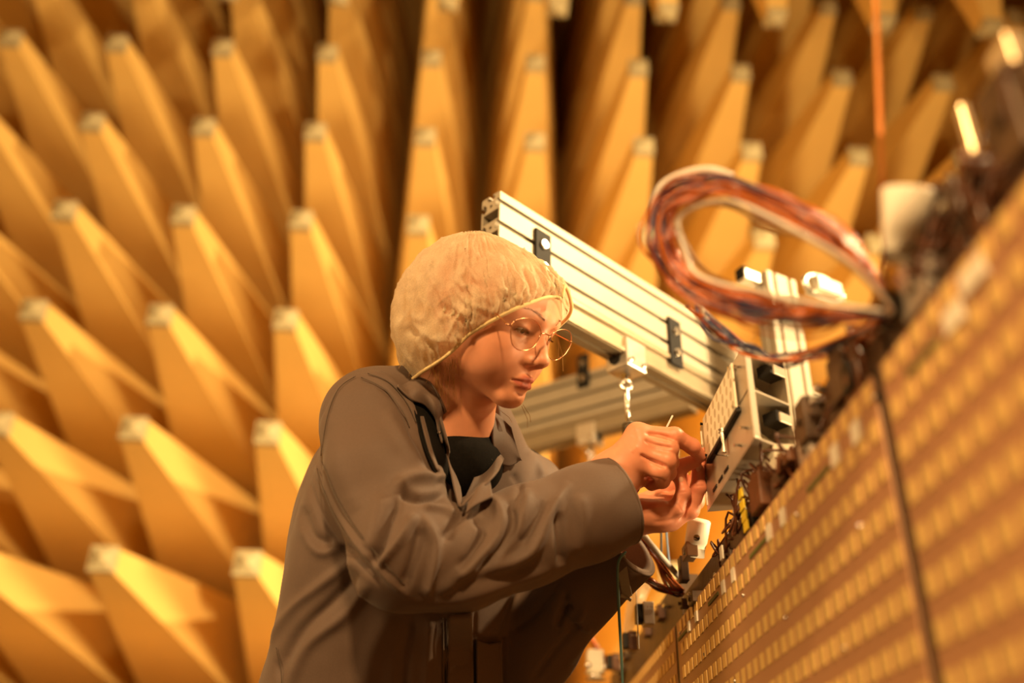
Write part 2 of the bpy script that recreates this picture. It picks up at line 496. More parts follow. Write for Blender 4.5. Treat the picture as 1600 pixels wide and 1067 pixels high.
# ------------------------------------------------------------------ spring hangers
spring_m = mat('spring_dark', (0.10, 0.085, 0.06), 0.35, metal=0.8)
def hanger(at, u, n, label, sc=1.0):
    """runner under the rail, eye bolt, snap hook, coil spring; at = middle of the rail's underside"""
    root = empty('spring_hanger', at, label, 'spring hanger', 'spring hangers under the rails')
    bm = bmesh.new(); add_box(bm, at + ZA * .004 + n * .002, u, n, ZA, .026, .0235, .027, .003)
    b = build('runner', bm, zinc, root)
    for s in (-1, 1):
        q = at + u * s * .017 + n * .026 - ZA * .012
        bm = bmesh.new(); add_cyl(bm, q, q + n * .006, .0045, 10); build('bolt', bm, bolt_m, b)
    bm = bmesh.new()                                   # bore facing the near end
    add_cyl(bm, at - u * .027 - ZA * .004, at - u * .0290 - ZA * .004, .0115, 20); build('bore', bm, dark_m, b)
    bm = bmesh.new(); z = at - ZA * .0215
    add_cyl(bm, z, z - ZA * .014, .0055, 12); add_cyl(bm, z - ZA * .004, z - ZA * .010, .0095, 6)
    c = z - ZA * .023; side = (u + n).normalized()
    add_tube(bm, [c + side * (.0085 * math.cos(t)) + ZA * (.0085 * math.sin(t)) for t in np.linspace(0, 6.283, 20, endpoint=False)], .003, 8, closed=True)
    build('eye_bolt', bm, steel_m, root, True)
    # snap hook
    bm = bmesh.new(); c0 = c - ZA * .012; wv = (n - u).normalized()
    L = .052
    pts = [(0, .006), (.006, .003), (.0085, -.006), (.0125, -L * .55), (.0105, -L * .85), (.004, -L), (-.004, -L), (-.0105, -L * .85), (-.0115, -L * .5), (-.0085, -.006), (-.006, .003)]
    P3 = spline([c0 + wv * a + ZA * b for a, b in pts], 4, True)
    add_tube(bm, P3, .0024, 8, closed=True)
    hk = build('snap_hook', bm, steel_m, root, True)
    bm = bmesh.new(); add_cyl(bm, c0 + wv * .0095 - ZA * .016, c0 + wv * .012 - ZA * .040, .0034, 8); build('gate_sleeve', bm, steel_m, hk, True)
    # coil spring
    bm = bmesh.new(); s0 = c0 - ZA * (L - .002); n_t, Ls, rr = 40, .24, .0088
    pts = [s0 + ZA * .004, s0 - ZA * .004] + [s0 - ZA * (.008 + Ls * t / (n_t * 10)) + u * (rr * math.cos(2 * math.pi * t / 10)) + n * (rr * math.sin(2 * math.pi * t / 10)) for t in range(n_t * 10)]
    add_tube(bm, pts, .0017, 5)
    build('coil_spring', bm, spring_m, root, True)
    bm = bmesh.new(); e = s0 - ZA * (Ls + .008); add_cyl(bm, e, e - ZA * .12, .0012, 6); build('hanging_cord', bm, white_w, root)
    return root
rb = top - ZA * (BH + .048) - N1 * .021
t1 = on_beam(978, 590, rb, N1)
hanger(rb + U1 * (t1 - rb).dot(U1), U1, N1, 'coil spring on a bright snap hook under the long beam just above the raised hand')
rb2 = c2 - ZA * (BH + .048) - N2 * .021
t2 = on_beam(921, 640, rb2, N2)
hanger(rb2 + U2 * (t2 - rb2).dot(U2), U2, N2, 'blurred coil spring and hook hanging under the rear beam above the sleeve')
# ------------------------------------------------------------------ smooth solid modelling (distance fields -> mesh)
F32 = np.float32
class Field:
    """list of solids blended one after another: op '+' smooth union, '-' smooth cut"""
    def __init__(self): self.ops = []
    def add(self, f, c, R, k=.01, op='+'):
        self.ops.append((f, np.array(c, F32), float(R), float(k), op)); return self
    def ball(self, c, r, k=.01, op='+'):
        c = np.array(c, F32)
        return self.add(lambda p: np.linalg.norm(p - c, axis=1) - r, c, r, k, op)
    def ell(self, c, r, k=.01, op='+', M=None):
        c = np.array(c, F32); r = np.array(r, F32); M = None if M is None else np.array(M, F32)
        def f(p):
            q = p - c
            if M is not None: q = q @ M.T
            k0 = np.linalg.norm(q / r, axis=1); k1 = np.linalg.norm(q / (r * r), axis=1) + 1e-9
            return k0 * (k0 - 1) / k1
        return self.add(f, c, max(r), k, op)
    def cone(self, a, b, r1, r2, k=.01, op='+'):
        """capsule with two radii"""
        a = np.array(a, F32); b = np.array(b, F32); ba = b - a; L2 = float(ba @ ba)
        if L2 < 1e-10: return self.ball(a, max(r1, r2), k, op)
        def f(p):
            pa = p - a
            t = np.clip(pa @ ba / L2, 0, 1)
            return np.linalg.norm(pa - t[:, None] * ba, axis=1) - (r1 + (r2 - r1) * t)
        return self.add(f, (a + b) / 2, math.sqrt(L2) / 2 + max(r1, r2), k, op)
    def chain(self, pts, rs, k=.01, op='+', kin=None):
        for i in range(len(pts) - 1):
            self.cone(pts[i], pts[i + 1], rs[i], rs[i + 1], k if i == 0 or kin is None else kin, op)
        return self
    def slab(self, c, M, h, rnd=.002, k=.005, op='+'):
        c = np.array(c, F32); M = np.array(M, F32); h = np.array(h, F32)
        def f(p):
            q = np.abs((p - c) @ M.T) - h + rnd
            return np.linalg.norm(np.maximum(q, 0), axis=1) + np.minimum(q.max(1), 0) - rnd
        return self.add(f, c, float(np.linalg.norm(h)), k, op)
    def field(self, g, fwd, c, R, k=.01, op='+'):
        """another field, evaluated in its own frame"""
        return self.add(lambda p: g(fwd(p)), c, R, k, op)
    def __call__(self, p):
        p = np.asarray(p, F32)
        d = np.full(len(p), 1.0, F32)
        for f, c, R, k, op in self.ops:
            near = np.linalg.norm(p - c, axis=1) - R
            if op == '+':
                idx = np.nonzero(near < np.minimum(d + k * 1.05, 1e9))[0]
                if len(idx) == 0: continue
                a = d[idx]; b = f(p[idx]).astype(F32)
                h = np.maximum(k - np.abs(a - b), 0) / k
                d[idx] = np.minimum(a, b) - h * h * k * .25
            else:
                idx = np.nonzero(near < k * 1.05 + np.maximum(-d, 0))[0]
                if len(idx) == 0: continue
                a = d[idx]; b = -f(p[idx]).astype(F32)
                h = np.maximum(k - np.abs(a - b), 0) / k
                d[idx] = np.maximum(a, b) + h * h * k * .25
        return d

def surface(field, lo, hi, h, B=8):
    """sparse surface nets; returns vertices and quads"""
    lo = np.array(lo, float); hi = np.array(hi, float)
    step = h * B
    nb = np.ceil((hi - lo) / step).astype(int)
    gi = np.stack(np.meshgrid(*[np.arange(n) for n in nb], indexing='ij'), -1).reshape(-1, 3)
    d = field((lo + (gi + .5) * step).astype(F32))
    gi = gi[np.abs(d) < step * .90 + .004]
    loc = np.stack(np.meshgrid(*[np.arange(B + 1)] * 3, indexing='ij'), -1).reshape(-1, 3)
    N = nb * B + 2
    key = lambda q: (q[..., 0].astype(np.int64) * N[1] + q[..., 1]) * N[2] + q[..., 2]
    allk = np.unique(np.concatenate([key(g * B + loc) for g in gi]))
    pts = np.stack([allk // (N[1] * N[2]), (allk // N[2]) % N[1], allk % N[2]], -1)
    val = np.empty(len(allk), F32)
    for s in range(0, len(allk), 400000):
        val[s:s + 400000] = field((lo + pts[s:s + 400000] * h).astype(F32))
    def look(q):
        kk = key(q); i = np.searchsorted(allk, kk); i = np.minimum(i, len(allk) - 1)
        return np.where(allk[i] == kk, i, -1)
    corners = np.array([(i, j, k) for i in (0, 1) for j in (0, 1) for k in (0, 1)])
    ci = np.stack([look(pts + c) for c in corners], 1)
    ok = (ci >= 0).all(1)
    base = np.nonzero(ok)[0]; cv = val[ci[ok]]
    ins = cv < 0
    act = ins.any(1) & ~ins.all(1)
    base = base[act]; cv = cv[act]
    edges = [(a, b) for a in range(8) for b in range(a + 1, 8) if np.abs(corners[a] - corners[b]).sum() == 1]
    acc = np.zeros((len(base), 3)); cnt = np.zeros(len(base))
    for a, b in edges:
        va, vb = cv[:, a], cv[:, b]; m = (va < 0) != (vb < 0)
        t = np.where(m, va / np.where(m, va - vb, 1), 0)
        acc += np.where(m[:, None], corners[a] + (corners[b] - corners[a]) * t[:, None], 0); cnt += m
    verts = lo + (pts[base] + acc / cnt[:, None]) * h
    vid = np.full(len(allk), -1, np.int64); vid[base] = np.arange(len(base))
    faces = []
    for ax in range(3):
        e = np.zeros(3, int); e[ax] = 1; u = np.zeros(3, int); u[(ax + 1) % 3] = 1; w = np.zeros(3, int); w[(ax + 2) % 3] = 1
        j = look(pts + e); m = j >= 0
        i0 = np.nonzero(m)[0]; a = val[i0]; b = val[j[m]]
        s = (a < 0) != (b < 0); i0 = i0[s]; inside = a[s] < 0
        q = []
        for off in (np.zeros(3, int), -u, -u - w, -w):
            l = look(pts[i0] + off); q.append(np.where(l >= 0, vid[l], -1))
        q = np.stack(q, 1); good = (q >= 0).all(1); q = q[good]; inside = inside[good]
        q[~inside] = q[~inside][:, ::-1]
        faces.append(q)
    return verts, np.concatenate(faces)

def relax(v, f, n=1, lam=.5):
    """Laplacian smoothing"""
    e = np.concatenate([f[:, [0, 1]], f[:, [1, 2]], f[:, [2, 3]], f[:, [3, 0]]]); e = np.concatenate([e, e[:, ::-1]])
    cnt = np.bincount(e[:, 0], minlength=len(v)).astype(float); cnt[cnt == 0] = 1
    for _ in range(n):
        s = np.stack([np.bincount(e[:, 0], weights=v[e[:, 1], k], minlength=len(v)) for k in range(3)], 1) / cnt[:, None]
        v = v + (s - v) * lam
    return v

def normals(v, f):
    n = np.cross(v[f[:, 2]] - v[f[:, 0]], v[f[:, 3]] - v[f[:, 1]])
    o = np.zeros_like(v)
    for k in range(4):
        for c in range(3): o[:, c] += np.bincount(f[:, k], weights=n[:, c], minlength=len(v))
    return o / (np.linalg.norm(o, axis=1)[:, None] + 1e-12)

def to_px(v):
    """photograph position and depth of world points"""
    c = (np.asarray(v) - CPOS) @ CM.T
    return np.stack([800 + FPX * c[:, 0] / c[:, 2], 533.5 - FPX * c[:, 1] / c[:, 2], c[:, 2]], 1)

def crease(v, n, strokes, zmax=None, facing=True):
    """raise or sink cloth along folds given as lines of points; widths in photograph pixels, heights in mm"""
    q = to_px(v); view = (CPOS - v); view /= np.linalg.norm(view, axis=1)[:, None]
    w = np.clip((n * view).sum(1) * 4, 0, 1) if facing else np.ones(len(v))
    disp = np.zeros(len(v))
    for st in strokes:
        pts, width, amp = st[0], st[1], st[2]; zr = st[3] if len(st) > 3 else None
        c = spline(pts, 6); lo = c.min(0) - width * 3; hi = c.max(0) + width * 3
        m = (q[:, 0] > lo[0]) & (q[:, 0] < hi[0]) & (q[:, 1] > lo[1]) & (q[:, 1] < hi[1]) & (w > 0)
        if zr: m &= (q[:, 2] > zr[0]) & (q[:, 2] < zr[1])
        idx = np.nonzero(m)[0]
        if len(idx) == 0: continue
        x = q[idx, :2]; best = np.full(len(idx), 1e9); tt = np.zeros(len(idx))
        for i in range(len(c) - 1):
            a, b = c[i], c[i + 1]; ba = b - a; L = ba @ ba + 1e-9
            t = np.clip((x - a) @ ba / L, 0, 1)
            dd = np.linalg.norm(x - a - t[:, None] * ba, axis=1)
            k = dd < best; best[k] = dd[k]; tt[k] = (i + t[k]) / (len(c) - 1)
        fade = np.minimum(1, np.minimum(tt, 1 - tt) * 5 + .15)
        disp[idx] += np.exp(-(best / width) ** 2) * amp * .001 * fade
    return v + n * (disp * w)[:, None]
# ------------------------------------------------------------------ head frame
HZ = 1.275
HO = P(764, 487, HZ)                                       # centre of the head at eye level
HU = cdir(.34, .94, .02)
_f = np.array([.78, -.29, .55]); HF = cdir(*_f); HF = HF - HU * (HF @ HU); HF /= np.linalg.norm(HF)
HS = np.cross(HF, HU); HS /= np.linalg.norm(HS)            # her right side, towards the lens
HM = np.stack([HS, HF, HU])
to_head = lambda p: ((p - HO) @ HM.T).astype(F32)
H = lambda s, f, u: HO + HS * s + HF * f + HU * u

def head_field():
    g = Field()
    g.ell((0, -.012, .020), (.0705, .086, .070), .01)               # cranium
    g.ell((0, .030, .020), (.059, .059, .052), .03)                # forehead
    g.ell((0, .034, -.040), (.0555, .055, .062), .025)             # face block
    g.cone((-.043, .004, -.062), (-.012, .070, -.1005), .019, .013, .025)   # jaw
    g.cone((.043, .004, -.062), (.012, .070, -.1005), .019, .013, .025)
    g.cone((-.052, -.012, -.03), (-.043, .004, -.066), .016, .016, .02)
    g.cone((.052, -.012, -.03), (.043, .004, -.066), .016, .016, .02)
    g.ell((0, .0775, -.0975), (.017, .0135, .0145), .014)          # chin
    for s in (-1, 1):
        g.ell((s * .041, .054, -.030), (.021, .021, .018), .022)   # cheekbone
        g.cone((s * .012, .086, .014), (s * .043, .070, .013), .0085, .007, .014)   # brow
        g.ell((s * .029, .058, -.056), (.020, .020, .022), .022)     # cheek
    # eye sockets
    for s in (-1, 1):
        g.ell((s * .031, .094, -.006), (.0165, .0125, .0105), .012, '-')
    # muzzle
    g.ell((0, .0735, -.073), (.024, .0165, .021), .014)
    # nose
    for s in (-1, 1):
        g.cone((s * .0045, .080, -.008), (s * .0085, .083, -.040), .0075, .0082, .012)   # side walls
        g.ell((s * .0065, .0915, -.0290), (.0060, .0085, .0110), .008)
        g.ell((s * .038, .030, -.050), (.0195, .030, .034), .035)                  # fullness of the cheek
        g.ell((s * .052, .034, .022), (.0165, .028, .026), .04)                   # temple
    g.cone((0, .084, .008), (0, .0905, -.010), .0072, .0066, .010)
    g.cone((0, .0905, -.010), (0, .1045, -.034), .0060, .0066, .008)
    g.ell((0, .1040, -.0372), (.0084, .0084, .0078), .007)
    for s in (-1, 1):
        g.ell((s * .0108, .0945, -.0420), (.0056, .0090, .0064), .006)
        g.ell((s * .0060, .1005, -.0475), (.0030, .0050, .0034), .0025, '-')     # nostril
    g.cone((0, .104, -.0445), (0, .0905, -.0520), .0034, .0036, .004)             # columella
    g.cone((0, .0985, -.0555), (0, .0975, -.0635), .0022, .0030, .004, '-')      # philtrum
    # lips
    for s in (-1, 1):
        g.cone((s * .0018, .0928, -.0672), (s * .0105, .0900, -.0690), .0034, .0033, .006)
        g.cone((s * .0105, .0905, -.0690), (s * .0220, .0805, -.0735), .0042, .0018, .003)
        g.cone((0, .0905, -.0785), (s * .0095, .0895, -.0785), .0045, .0040, .006)
        g.cone((s * .0095, .0895, -.0785), (s * .0205, .0812, -.0752), .0050, .0018, .003)
        # mouth line
        g.cone((0, .0995, -.0735), (s * .0100, .0962, -.0728), .0011, .0011, .0022, '-')
        g.cone((s * .0100, .0962, -.0728), (s * .0225, .0840, -.0745), .0011, .0012, .0022, '-')
    g.ell((0, .0935, -.0885), (.016, .0045, .0032), .007, '-')      # under the lower lip
    # eyelids
    for s in (-1, 1):
        c = np.array((s * .0310, .0705, -.0050))
        g.ball(c, .0134, .005)
        # opening between the lids
        M = np.eye(3)
        g.ell(c + (s * .0006, .0115, -.0034), (.0124, .0085, .0037), .0010, '-')
        g.ball(c, .0117, .0008, '-')
        g.ball(c, .0114, .0002)                                     # behind the eyeball nothing is hollow
    # ears
    for s in (-1, 1):
        g.ell((s * .067, -.018, -.014), (.006, .015, .024), .006)
        g.ell((s * .0735, -.016, -.012), (.004, .009, .015), .005, '-')
    return g
_HF = head_field()
def HEADF(p):
    """the lower face is a little shorter than first drawn"""
    q = np.array(p, F32); u = q[:, 2]; lo = u < -.03
    q[:, 2] = np.where(lo, -.03 + (u + .03) / .90, u)
    return _HF(q)
EYE = {s: np.array((s * .0310, .0705, -.0050)) for s in (-1, 1)}
# ------------------------------------------------------------------ the worker
def attr_color(o, cols, name='tint'):
    a = o.data.color_attributes.new(name, 'FLOAT_COLOR', 'POINT')
    c = np.ones((len(cols), 4), np.float32); c[:, :3] = cols
    a.data.foreach_set('color', c.ravel())

ZR, ZL = 1.235, 1.272
def Q(l): return [P(*q) for q in l]
body = Field()
body.field(HEADF, to_head, HO, .15, .01)
# neck, throat, upper chest
body.cone(H(0, -.030, -.020), P(694, 690, 1.315), .050, .054, .02)
body.cone(H(0, .010, -.075), P(716, 690, 1.295), .030, .046, .02)
body.cone(H(.046, -.030, -.040), P(742, 688, 1.275), .010, .009, .015)        # strap muscle of the neck
SH_R, EL_R, WR_R = P(590, 665, 1.25), P(662, 876, 1.150), P(962, 741, ZR)
SH_L, EL_L, WR_L = P(815, 758, 1.43), P(822, 990, 1.355), P(976, 806, 1.295)
TW = cdir(-.70, .14, .70); TU = cdir(.17, .97, .10); TU = TU - TW * (TU @ TW); TU /= np.linalg.norm(TU)
TA = np.cross(TU, TW); TM = np.stack([TW, TA, TU])
body.ell(P(665, 800, 1.345), (.135, .085, .17), .03, '+', TM)
body.chain([SH_R, EL_R], [.045, .030], .03)
body.chain([SH_L, EL_L], [.042, .036], .03)
body.cone(P(610, 690, 1.27), P(800, 770, 1.42), .05, .05, .04)
# forearms
body.chain([EL_R, EL_R * .35 + WR_R * .65, WR_R], [.030, .028, .0265], .02)
body.chain([EL_L, EL_L * .35 + WR_L * .65, WR_L], [.036, .030, .0255], .02)

def hand(palm, fingers, kf=.004):
    g = Field()
    for a, b, r1, r2 in palm: g.cone(a, b, r1, r2, .014)
    h = Field()
    for pts, rs in fingers:
        f = Field()
        for i in range(len(pts) - 1):
            f.cone(pts[i], pts[i + 1], rs[i], rs[i + 1], .003)
        for i in range(1, len(pts) - 1): f.ball(pts[i], rs[i] * 1.0, .004)          # knuckle
        c = np.mean(pts, 0); h.add(f, c, max(np.linalg.norm(p - c) for p in pts) + .014, .0024)
    c = np.mean([p for ps, _ in fingers for p in ps], 0)
    g.add(h, c, .12, .007)
    return g, c
z = ZR
R_MCP = Q([(996, 679, z), (1001, 692, z - .010), (1001, 707, z - .015), (997, 722, z - .012)])
RF = [
    (Q([(996, 679, z), (1054, 682, z - .006), (1081, 697, z + .002), (1094, 713, z + .012)]), [.0128, .0114, .0097, .0082]),
    (Q([(1001, 692, z - .010), (1046, 701, z - .019), (1048, 722, z - .004), (1040, 734, z + .012)]), [.0126, .0112, .0098, .0084]),
    (Q([(1001, 707, z - .015), (1042, 720, z - .026), (1044, 738, z - .010), (1032, 746, z + .008)]), [.0124, .0112, .0098, .0084]),
    (Q([(996, 720, z - .010), (1032, 736, z - .026), (1034, 750, z - .012), (1018, 757, z + .006)]), [.0125, .0116, .0100, .0084]),
    (Q([(985, 748, z + .020), (1022, 738, z + .030), (1058, 731, z + .026), (1086, 720, z + .018)]), [.0155, .0132, .0108, .0088]),
]
RPALM = [(WR_R, R_MCP[0], .0260, .0128), (WR_R, R_MCP[1], .0255, .0130), (WR_R, R_MCP[2], .0255, .0128), (WR_R, R_MCP[3], .0245, .0122),
         (WR_R, P(988, 740, z + .012), .0250, .0200), (R_MCP[0], R_MCP[3], .0122, .0118)]
gR, cR = hand(RPALM, RF)
body.add(gR, cR, .13, .012)
z = ZL
L_MCP = Q([(1034, 792, z + .036), (1046, 806, z + .016), (1048, 811, z - .004), (1028, 806, z - .018)])
LF = [
    (Q([(1034, 792, z + .036), (1078, 770, z + .040), (1092, 740, z + .034), (1096, 716, z + .026)]), [.0125, .0108, .0092, .0078]),
    (Q([(1046, 806, z + .016), (1086, 782, z + .016), (1098, 742, z + .012), (1103, 708, z + .006)]), [.0135, .0120, .0100, .0084]),
    (Q([(1048, 811, z - .004), (1078, 796, z - .006), (1091, 762, z - .006), (1091, 732, z - .002)]), [.0135, .0120, .0098, .0082]),
    (Q([(1028, 806, z - .018), (1056, 795, z - .024), (1068, 770, z - .020), (1063, 751, z - .012)]), [.0130, .0110, .0092, .0078]),
    (Q([(1000, 790, z + .046), (1030, 775, z + .056), (1052, 760, z + .050), (1066, 744, z + .040)]), [.0155, .0130, .0108, .0088]),
]
LPALM = [(WR_L, L_MCP[0], .0240, .0135), (WR_L, L_MCP[1], .0245, .0140), (WR_L, L_MCP[2], .0245, .0140), (WR_L, L_MCP[3], .0235, .0150),
         (P(1004, 804, z - .010), P(1036, 808, z - .014), .0185, .0165), (L_MCP[0], L_MCP[3], .0150, .0140)]
gL, cL = hand(LPALM, LF)
body.add(gL, cL, .13, .012)

BH_ = .0013
v, f = surface(body, np.minimum(HO, P(560, 1000, 1.3)) - .24, np.maximum(HO, P(1110, 600, 1.4)) + .16, BH_)
v = relax(v, f, 2, .45)
bn = normals(v, f)
v = crease(v, bn, [
    ([(1008, 677), (1034, 680), (1058, 690)], 2.6, -2.6, (1.1, 1.262)), ([(1007, 687), (1025, 695), (1052, 700)], 2.6, -2.6, (1.1, 1.262)),
    ([(1000, 710), (1016, 719), (1042, 730)], 3.0, -4.2, (1.1, 1.262)), ([(1004, 744), (1022, 748), (1040, 752)], 2.6, -2.5, (1.1, 1.262)),
    ([(990, 680), (984, 700)], 6, -.8, (1.1, 1.262)), ([(996, 696), (986, 706)], 4, .9, (1.1, 1.262)), ([(994, 672), (992, 668)], 4, .8, (1.1, 1.262)),
    ([(1052, 672), (1055, 684)], 2.0, -.5, None), ([(1074, 684), (1070, 694)], 1.8, -.5, None),
    ([(1058, 786), (1066, 800)], 1.6, -.5, None), ([(1060, 770), (1074, 768)], 1.6, -.5, None), ([(1086, 760), (1101, 758)], 1.6, -.5, None),
    ([(1000, 800), (1030, 793), (1054, 788)], 3, 1.2, None), ([(1020, 816), (1050, 812), (1072, 804)], 3.5, -1.0, None)])
# colour: skin, lips, flush, brows
q = (v - HO) @ HM.T
skin_c = np.array([0.66, 0.295, 0.165]); col = np.tile(skin_c, (len(v), 1))
def blend(w, c):
    global col
    col = col * (1 - w[:, None]) + np.array(c) * w[:, None]
gau = lambda c, r: np.exp(-(((q - np.array(c)) / np.array(r)) ** 2).sum(1))
for s in (1, -1): blend(.35 * gau((s * .042, .058, -.040), (.022, .03, .02)), (0.72, 0.26, 0.13))
blend(.45 * gau((0, .107, -.036), (.012, .012, .010)), (0.70, 0.27, 0.15))
def seg_d(a, b):
    a, b = np.array(a), np.array(b); ba = b - a
    t = np.clip((q - a) @ ba / (ba @ ba), 0, 1); return np.linalg.norm(q - a - t[:, None] * ba, axis=1), t
wl = np.zeros(len(v))
for s in (1, -1):
    for a, b, r1, r2 in (((0, .0945, -.0645), (s * .0105, .0915, -.0652), .0042, .0040), ((s * .0105, .0915, -.0652), (s * .0210, .0815, -.0696), .0040, .0016),
                         ((0, .0945, -.0730), (s * .0095, .0920, -.0728), .0052, .0046), ((s * .0095, .0920, -.0728), (s * .0205, .0825, -.0702), .0046, .0016)):
        d, t = seg_d(a, b); wl = np.maximum(wl, np.clip(1.25 - d / (r1 + (r2 - r1) * t) * .8, 0, 1))
blend(np.clip(wl * 1.6, 0, 1) * .9, (0.40, 0.085, 0.06))
for s in (1, -1):
    wb = np.zeros(len(v))
    for a, b, r1, r2 in (((s * .013, .0925, .0145), (s * .028, .0885, .0195), .0042, .0036), ((s * .028, .0885, .0195), (s * .046, .0715, .0150), .0036, .0012)):
        d, t = seg_d(a, b); wb = np.maximum(wb, np.clip(1.3 - d / (r1 + (r2 - r1) * t), 0, 1))
    blend(np.clip(wb, 0, 1) * .55, (0.28, 0.12, 0.05))
    e = q - EYE[s] - np.array((s * .0006, .0115, -.0034))
    rim = np.sqrt((e[:, 0] / .0145) ** 2 + ((e[:, 2]) / .0042) ** 2)
    blend(np.clip(1.25 - np.abs(rim - .95) * 3.0, 0, 1) * (np.abs(e[:, 1]) < .012) * .55, (0.20, 0.07, 0.035))
# redder finger tips and knuckles
hq = np.linalg.norm(v - P(1085, 730, 1.25), axis=1)
blend(np.clip(1.2 - hq / .11, 0, 1) * .55, (0.74, 0.215, 0.13))
skin = mat('skin', skin_c, 0.46, var=0.05, scale=60, bump=0.04, bscale=1200, sss=0.12, attr='tint', spec=0.4)
person = mesh_np('person', v, f, skin)
attr_color(person, col)
tag(person, 'woman in grey work jacket and white bouffant cap, both hands raised at the panel edge', 'person')

# eyes
def eye_mat():
    m = bpy.data.materials.new('eye'); m.use_nodes = True; nt = m.node_tree; b = nt.nodes['Principled BSDF']
    tc = nt.nodes.new('ShaderNodeTexCoord'); dp = nt.nodes.new('ShaderNodeVectorMath'); dp.operation = 'DOT_PRODUCT'
    nrm = nt.nodes.new('ShaderNodeVectorMath'); nrm.operation = 'NORMALIZE'
    nt.links.new(tc.outputs['Object'], nrm.inputs[0]); nt.links.new(nrm.outputs[0], dp.inputs[0])
    g = HF * .88 - HU * .34 - HS * .10; g /= np.linalg.norm(g); dp.inputs[1].default_value = tuple(g)
    cr = nt.nodes.new('ShaderNodeValToRGB'); e = cr.color_ramp.elements
    e[0].position = .86; e[0].color = (.62, .50, .40, 1); e[1].position = .885; e[1].color = (.10, .06, .035, 1)
    x = e.new(.955); x.color = (.16, .10, .05, 1); x = e.new(.965); x.color = (.008, .006, .005, 1)
    nt.links.new(dp.outputs['Value'], cr.inputs[0]); nt.links.new(cr.outputs[0], b.inputs['Base Color'])
    b.inputs['Roughness'].default_value = .12
    return m
EM = eye_mat()
hair_m = mat('hair_blond', (0.52, 0.30, 0.10), 0.42, var=0.25, scale=120)
brow_m = mat('brow_hair', (0.17, 0.08, 0.03), 0.6, spec=.2)
for s in (1, -1):
    me = bpy.data.meshes.new('eyeball'); bm = bmesh.new(); bmesh.ops.create_uvsphere(bm, u_segments=28, v_segments=20, radius=.0119)
    bm.to_mesh(me); bm.free(); me.shade_smooth(); me.materials.append(EM)
    o = bpy.data.objects.new('eyeball', me); COL.objects.link(o); o.location = Vector(HO + EYE[s] @ HM); o.parent = person
    # lashes: a dark fringe on the upper lid
    bm = bmesh.new(); c = EYE[s]
    for k in range(22):
        a = -1.15 + 2.3 * k / 21; x = .0122 * math.sin(a); base = c + np.array((s * .0006 + x, math.sqrt(max(.0132 ** 2 - x * x - .0004 ** 2, 1e-7)), -.0012 - .0018 * math.sin(a) ** 2))
        tip = base + np.array((x * .18, .0036, -.0016)); mid = (base + tip) / 2 + np.array((0, .0004, -.0010))
        add_tube(bm, [H(*base), H(*mid), H(*tip)], [.00040, .0003, .0001], 4)
    build('eyelashes', bm, brow_m, person)
    # brow hairs
    bm = bmesh.new(); rg = random.Random(3 + s)
    for k in range(70):
        t = rg.random(); b0 = np.array((.012 + .036 * t, 0, .0128 + .0075 * math.sin(t * 2.4) + rg.uniform(-.0020, .0020) * (1 - .6 * t)))
        for fy in np.arange(.11, .05, -.0006):
            if HEADF(np.array([[s * b0[0], fy, b0[2]]], F32))[0] < .0002: break
        b0 = np.array((s * b0[0], fy, b0[2])); d = np.array((s * .0055, -.0012 * (1 + 2 * t), .0018 - .003 * t))
        add_tube(bm, [H(*b0), H(*(b0 + d * .5 + np.array((0, .0007, 0)))), H(*(b0 + d))], [.00015, .00013, .00006], 3)
    build('eyebrow', bm, brow_m, person)

# ------------------------------------------------------------------ bouffant cap
CC = np.array((0, -.030, -.008))                                   # local centre of the puff
def on_head(px, py, off=.0035):
    """local point where the line of sight meets the head, a little above the skin"""
    d = P(px, py, 1) - CPOS; t = 1.05
    for _ in range(200):
        dd = float(HEADF(to_head((CPOS + d * t)[None]))[0]) - off
        if dd < .0003: break
        t += max(dd * .7, .0003)
        if t > 1.5: return None
    return to_head((CPOS + d * t)[None])[0].astype(float)
near = []
for px, py in ((862, 464), (846, 466), (822, 475), (800, 484), (780, 494), (760, 505), (740, 517)):
    hit = on_head(px, py)
    if hit is not None: near.append(hit)
def on_side(px, py, s):
    d = HM @ (P(px, py, 1) - CPOS); o = HM @ (CPOS - HO); return o + d * ((s - o[0]) / d[0])
side = [on_side(*q) for q in ((727, 527, .0740), (708, 546, .0790), (686, 563, .0810), (662, 578, .070), (645, 590, .040))]
half = [h for h in near] + [np.array(p) for p in side]
front = np.array((0, near[0][1] + .006, near[0][2] + .002))
brim = np.array([front] + half + [on_side(634, 590, 0.0)] + [h * np.array((-1, 1, 1)) + np.array((0, 0, .017 * min(1, max(0, (h[1] + .02) / .05)))) for h in half[::-1]])
BR = spline(brim, 14, True); NB = len(BR)
rng = np.random.default_rng(4)
ph = np.arange(NB) / NB * 2 * np.pi
NT = 90
pole = np.array((.0, -.45, 1.0)); pole /= np.linalg.norm(pole)
rad = np.array((.099, .099, .107))
pl = sum(a * np.cos(k * ph + p) for k, a, p in [(int(rng.integers(26, 62)), rng.uniform(.25, .8), rng.uniform(0, 6.28)) for _ in range(9)])
pl2 = sum(a * np.cos(k * ph + p) for k, a, p in [(int(rng.integers(9, 22)), rng.uniform(.3, .8), rng.uniform(0, 6.28)) for _ in range(7)])
CV = np.zeros((NT + 1, NB, 3))
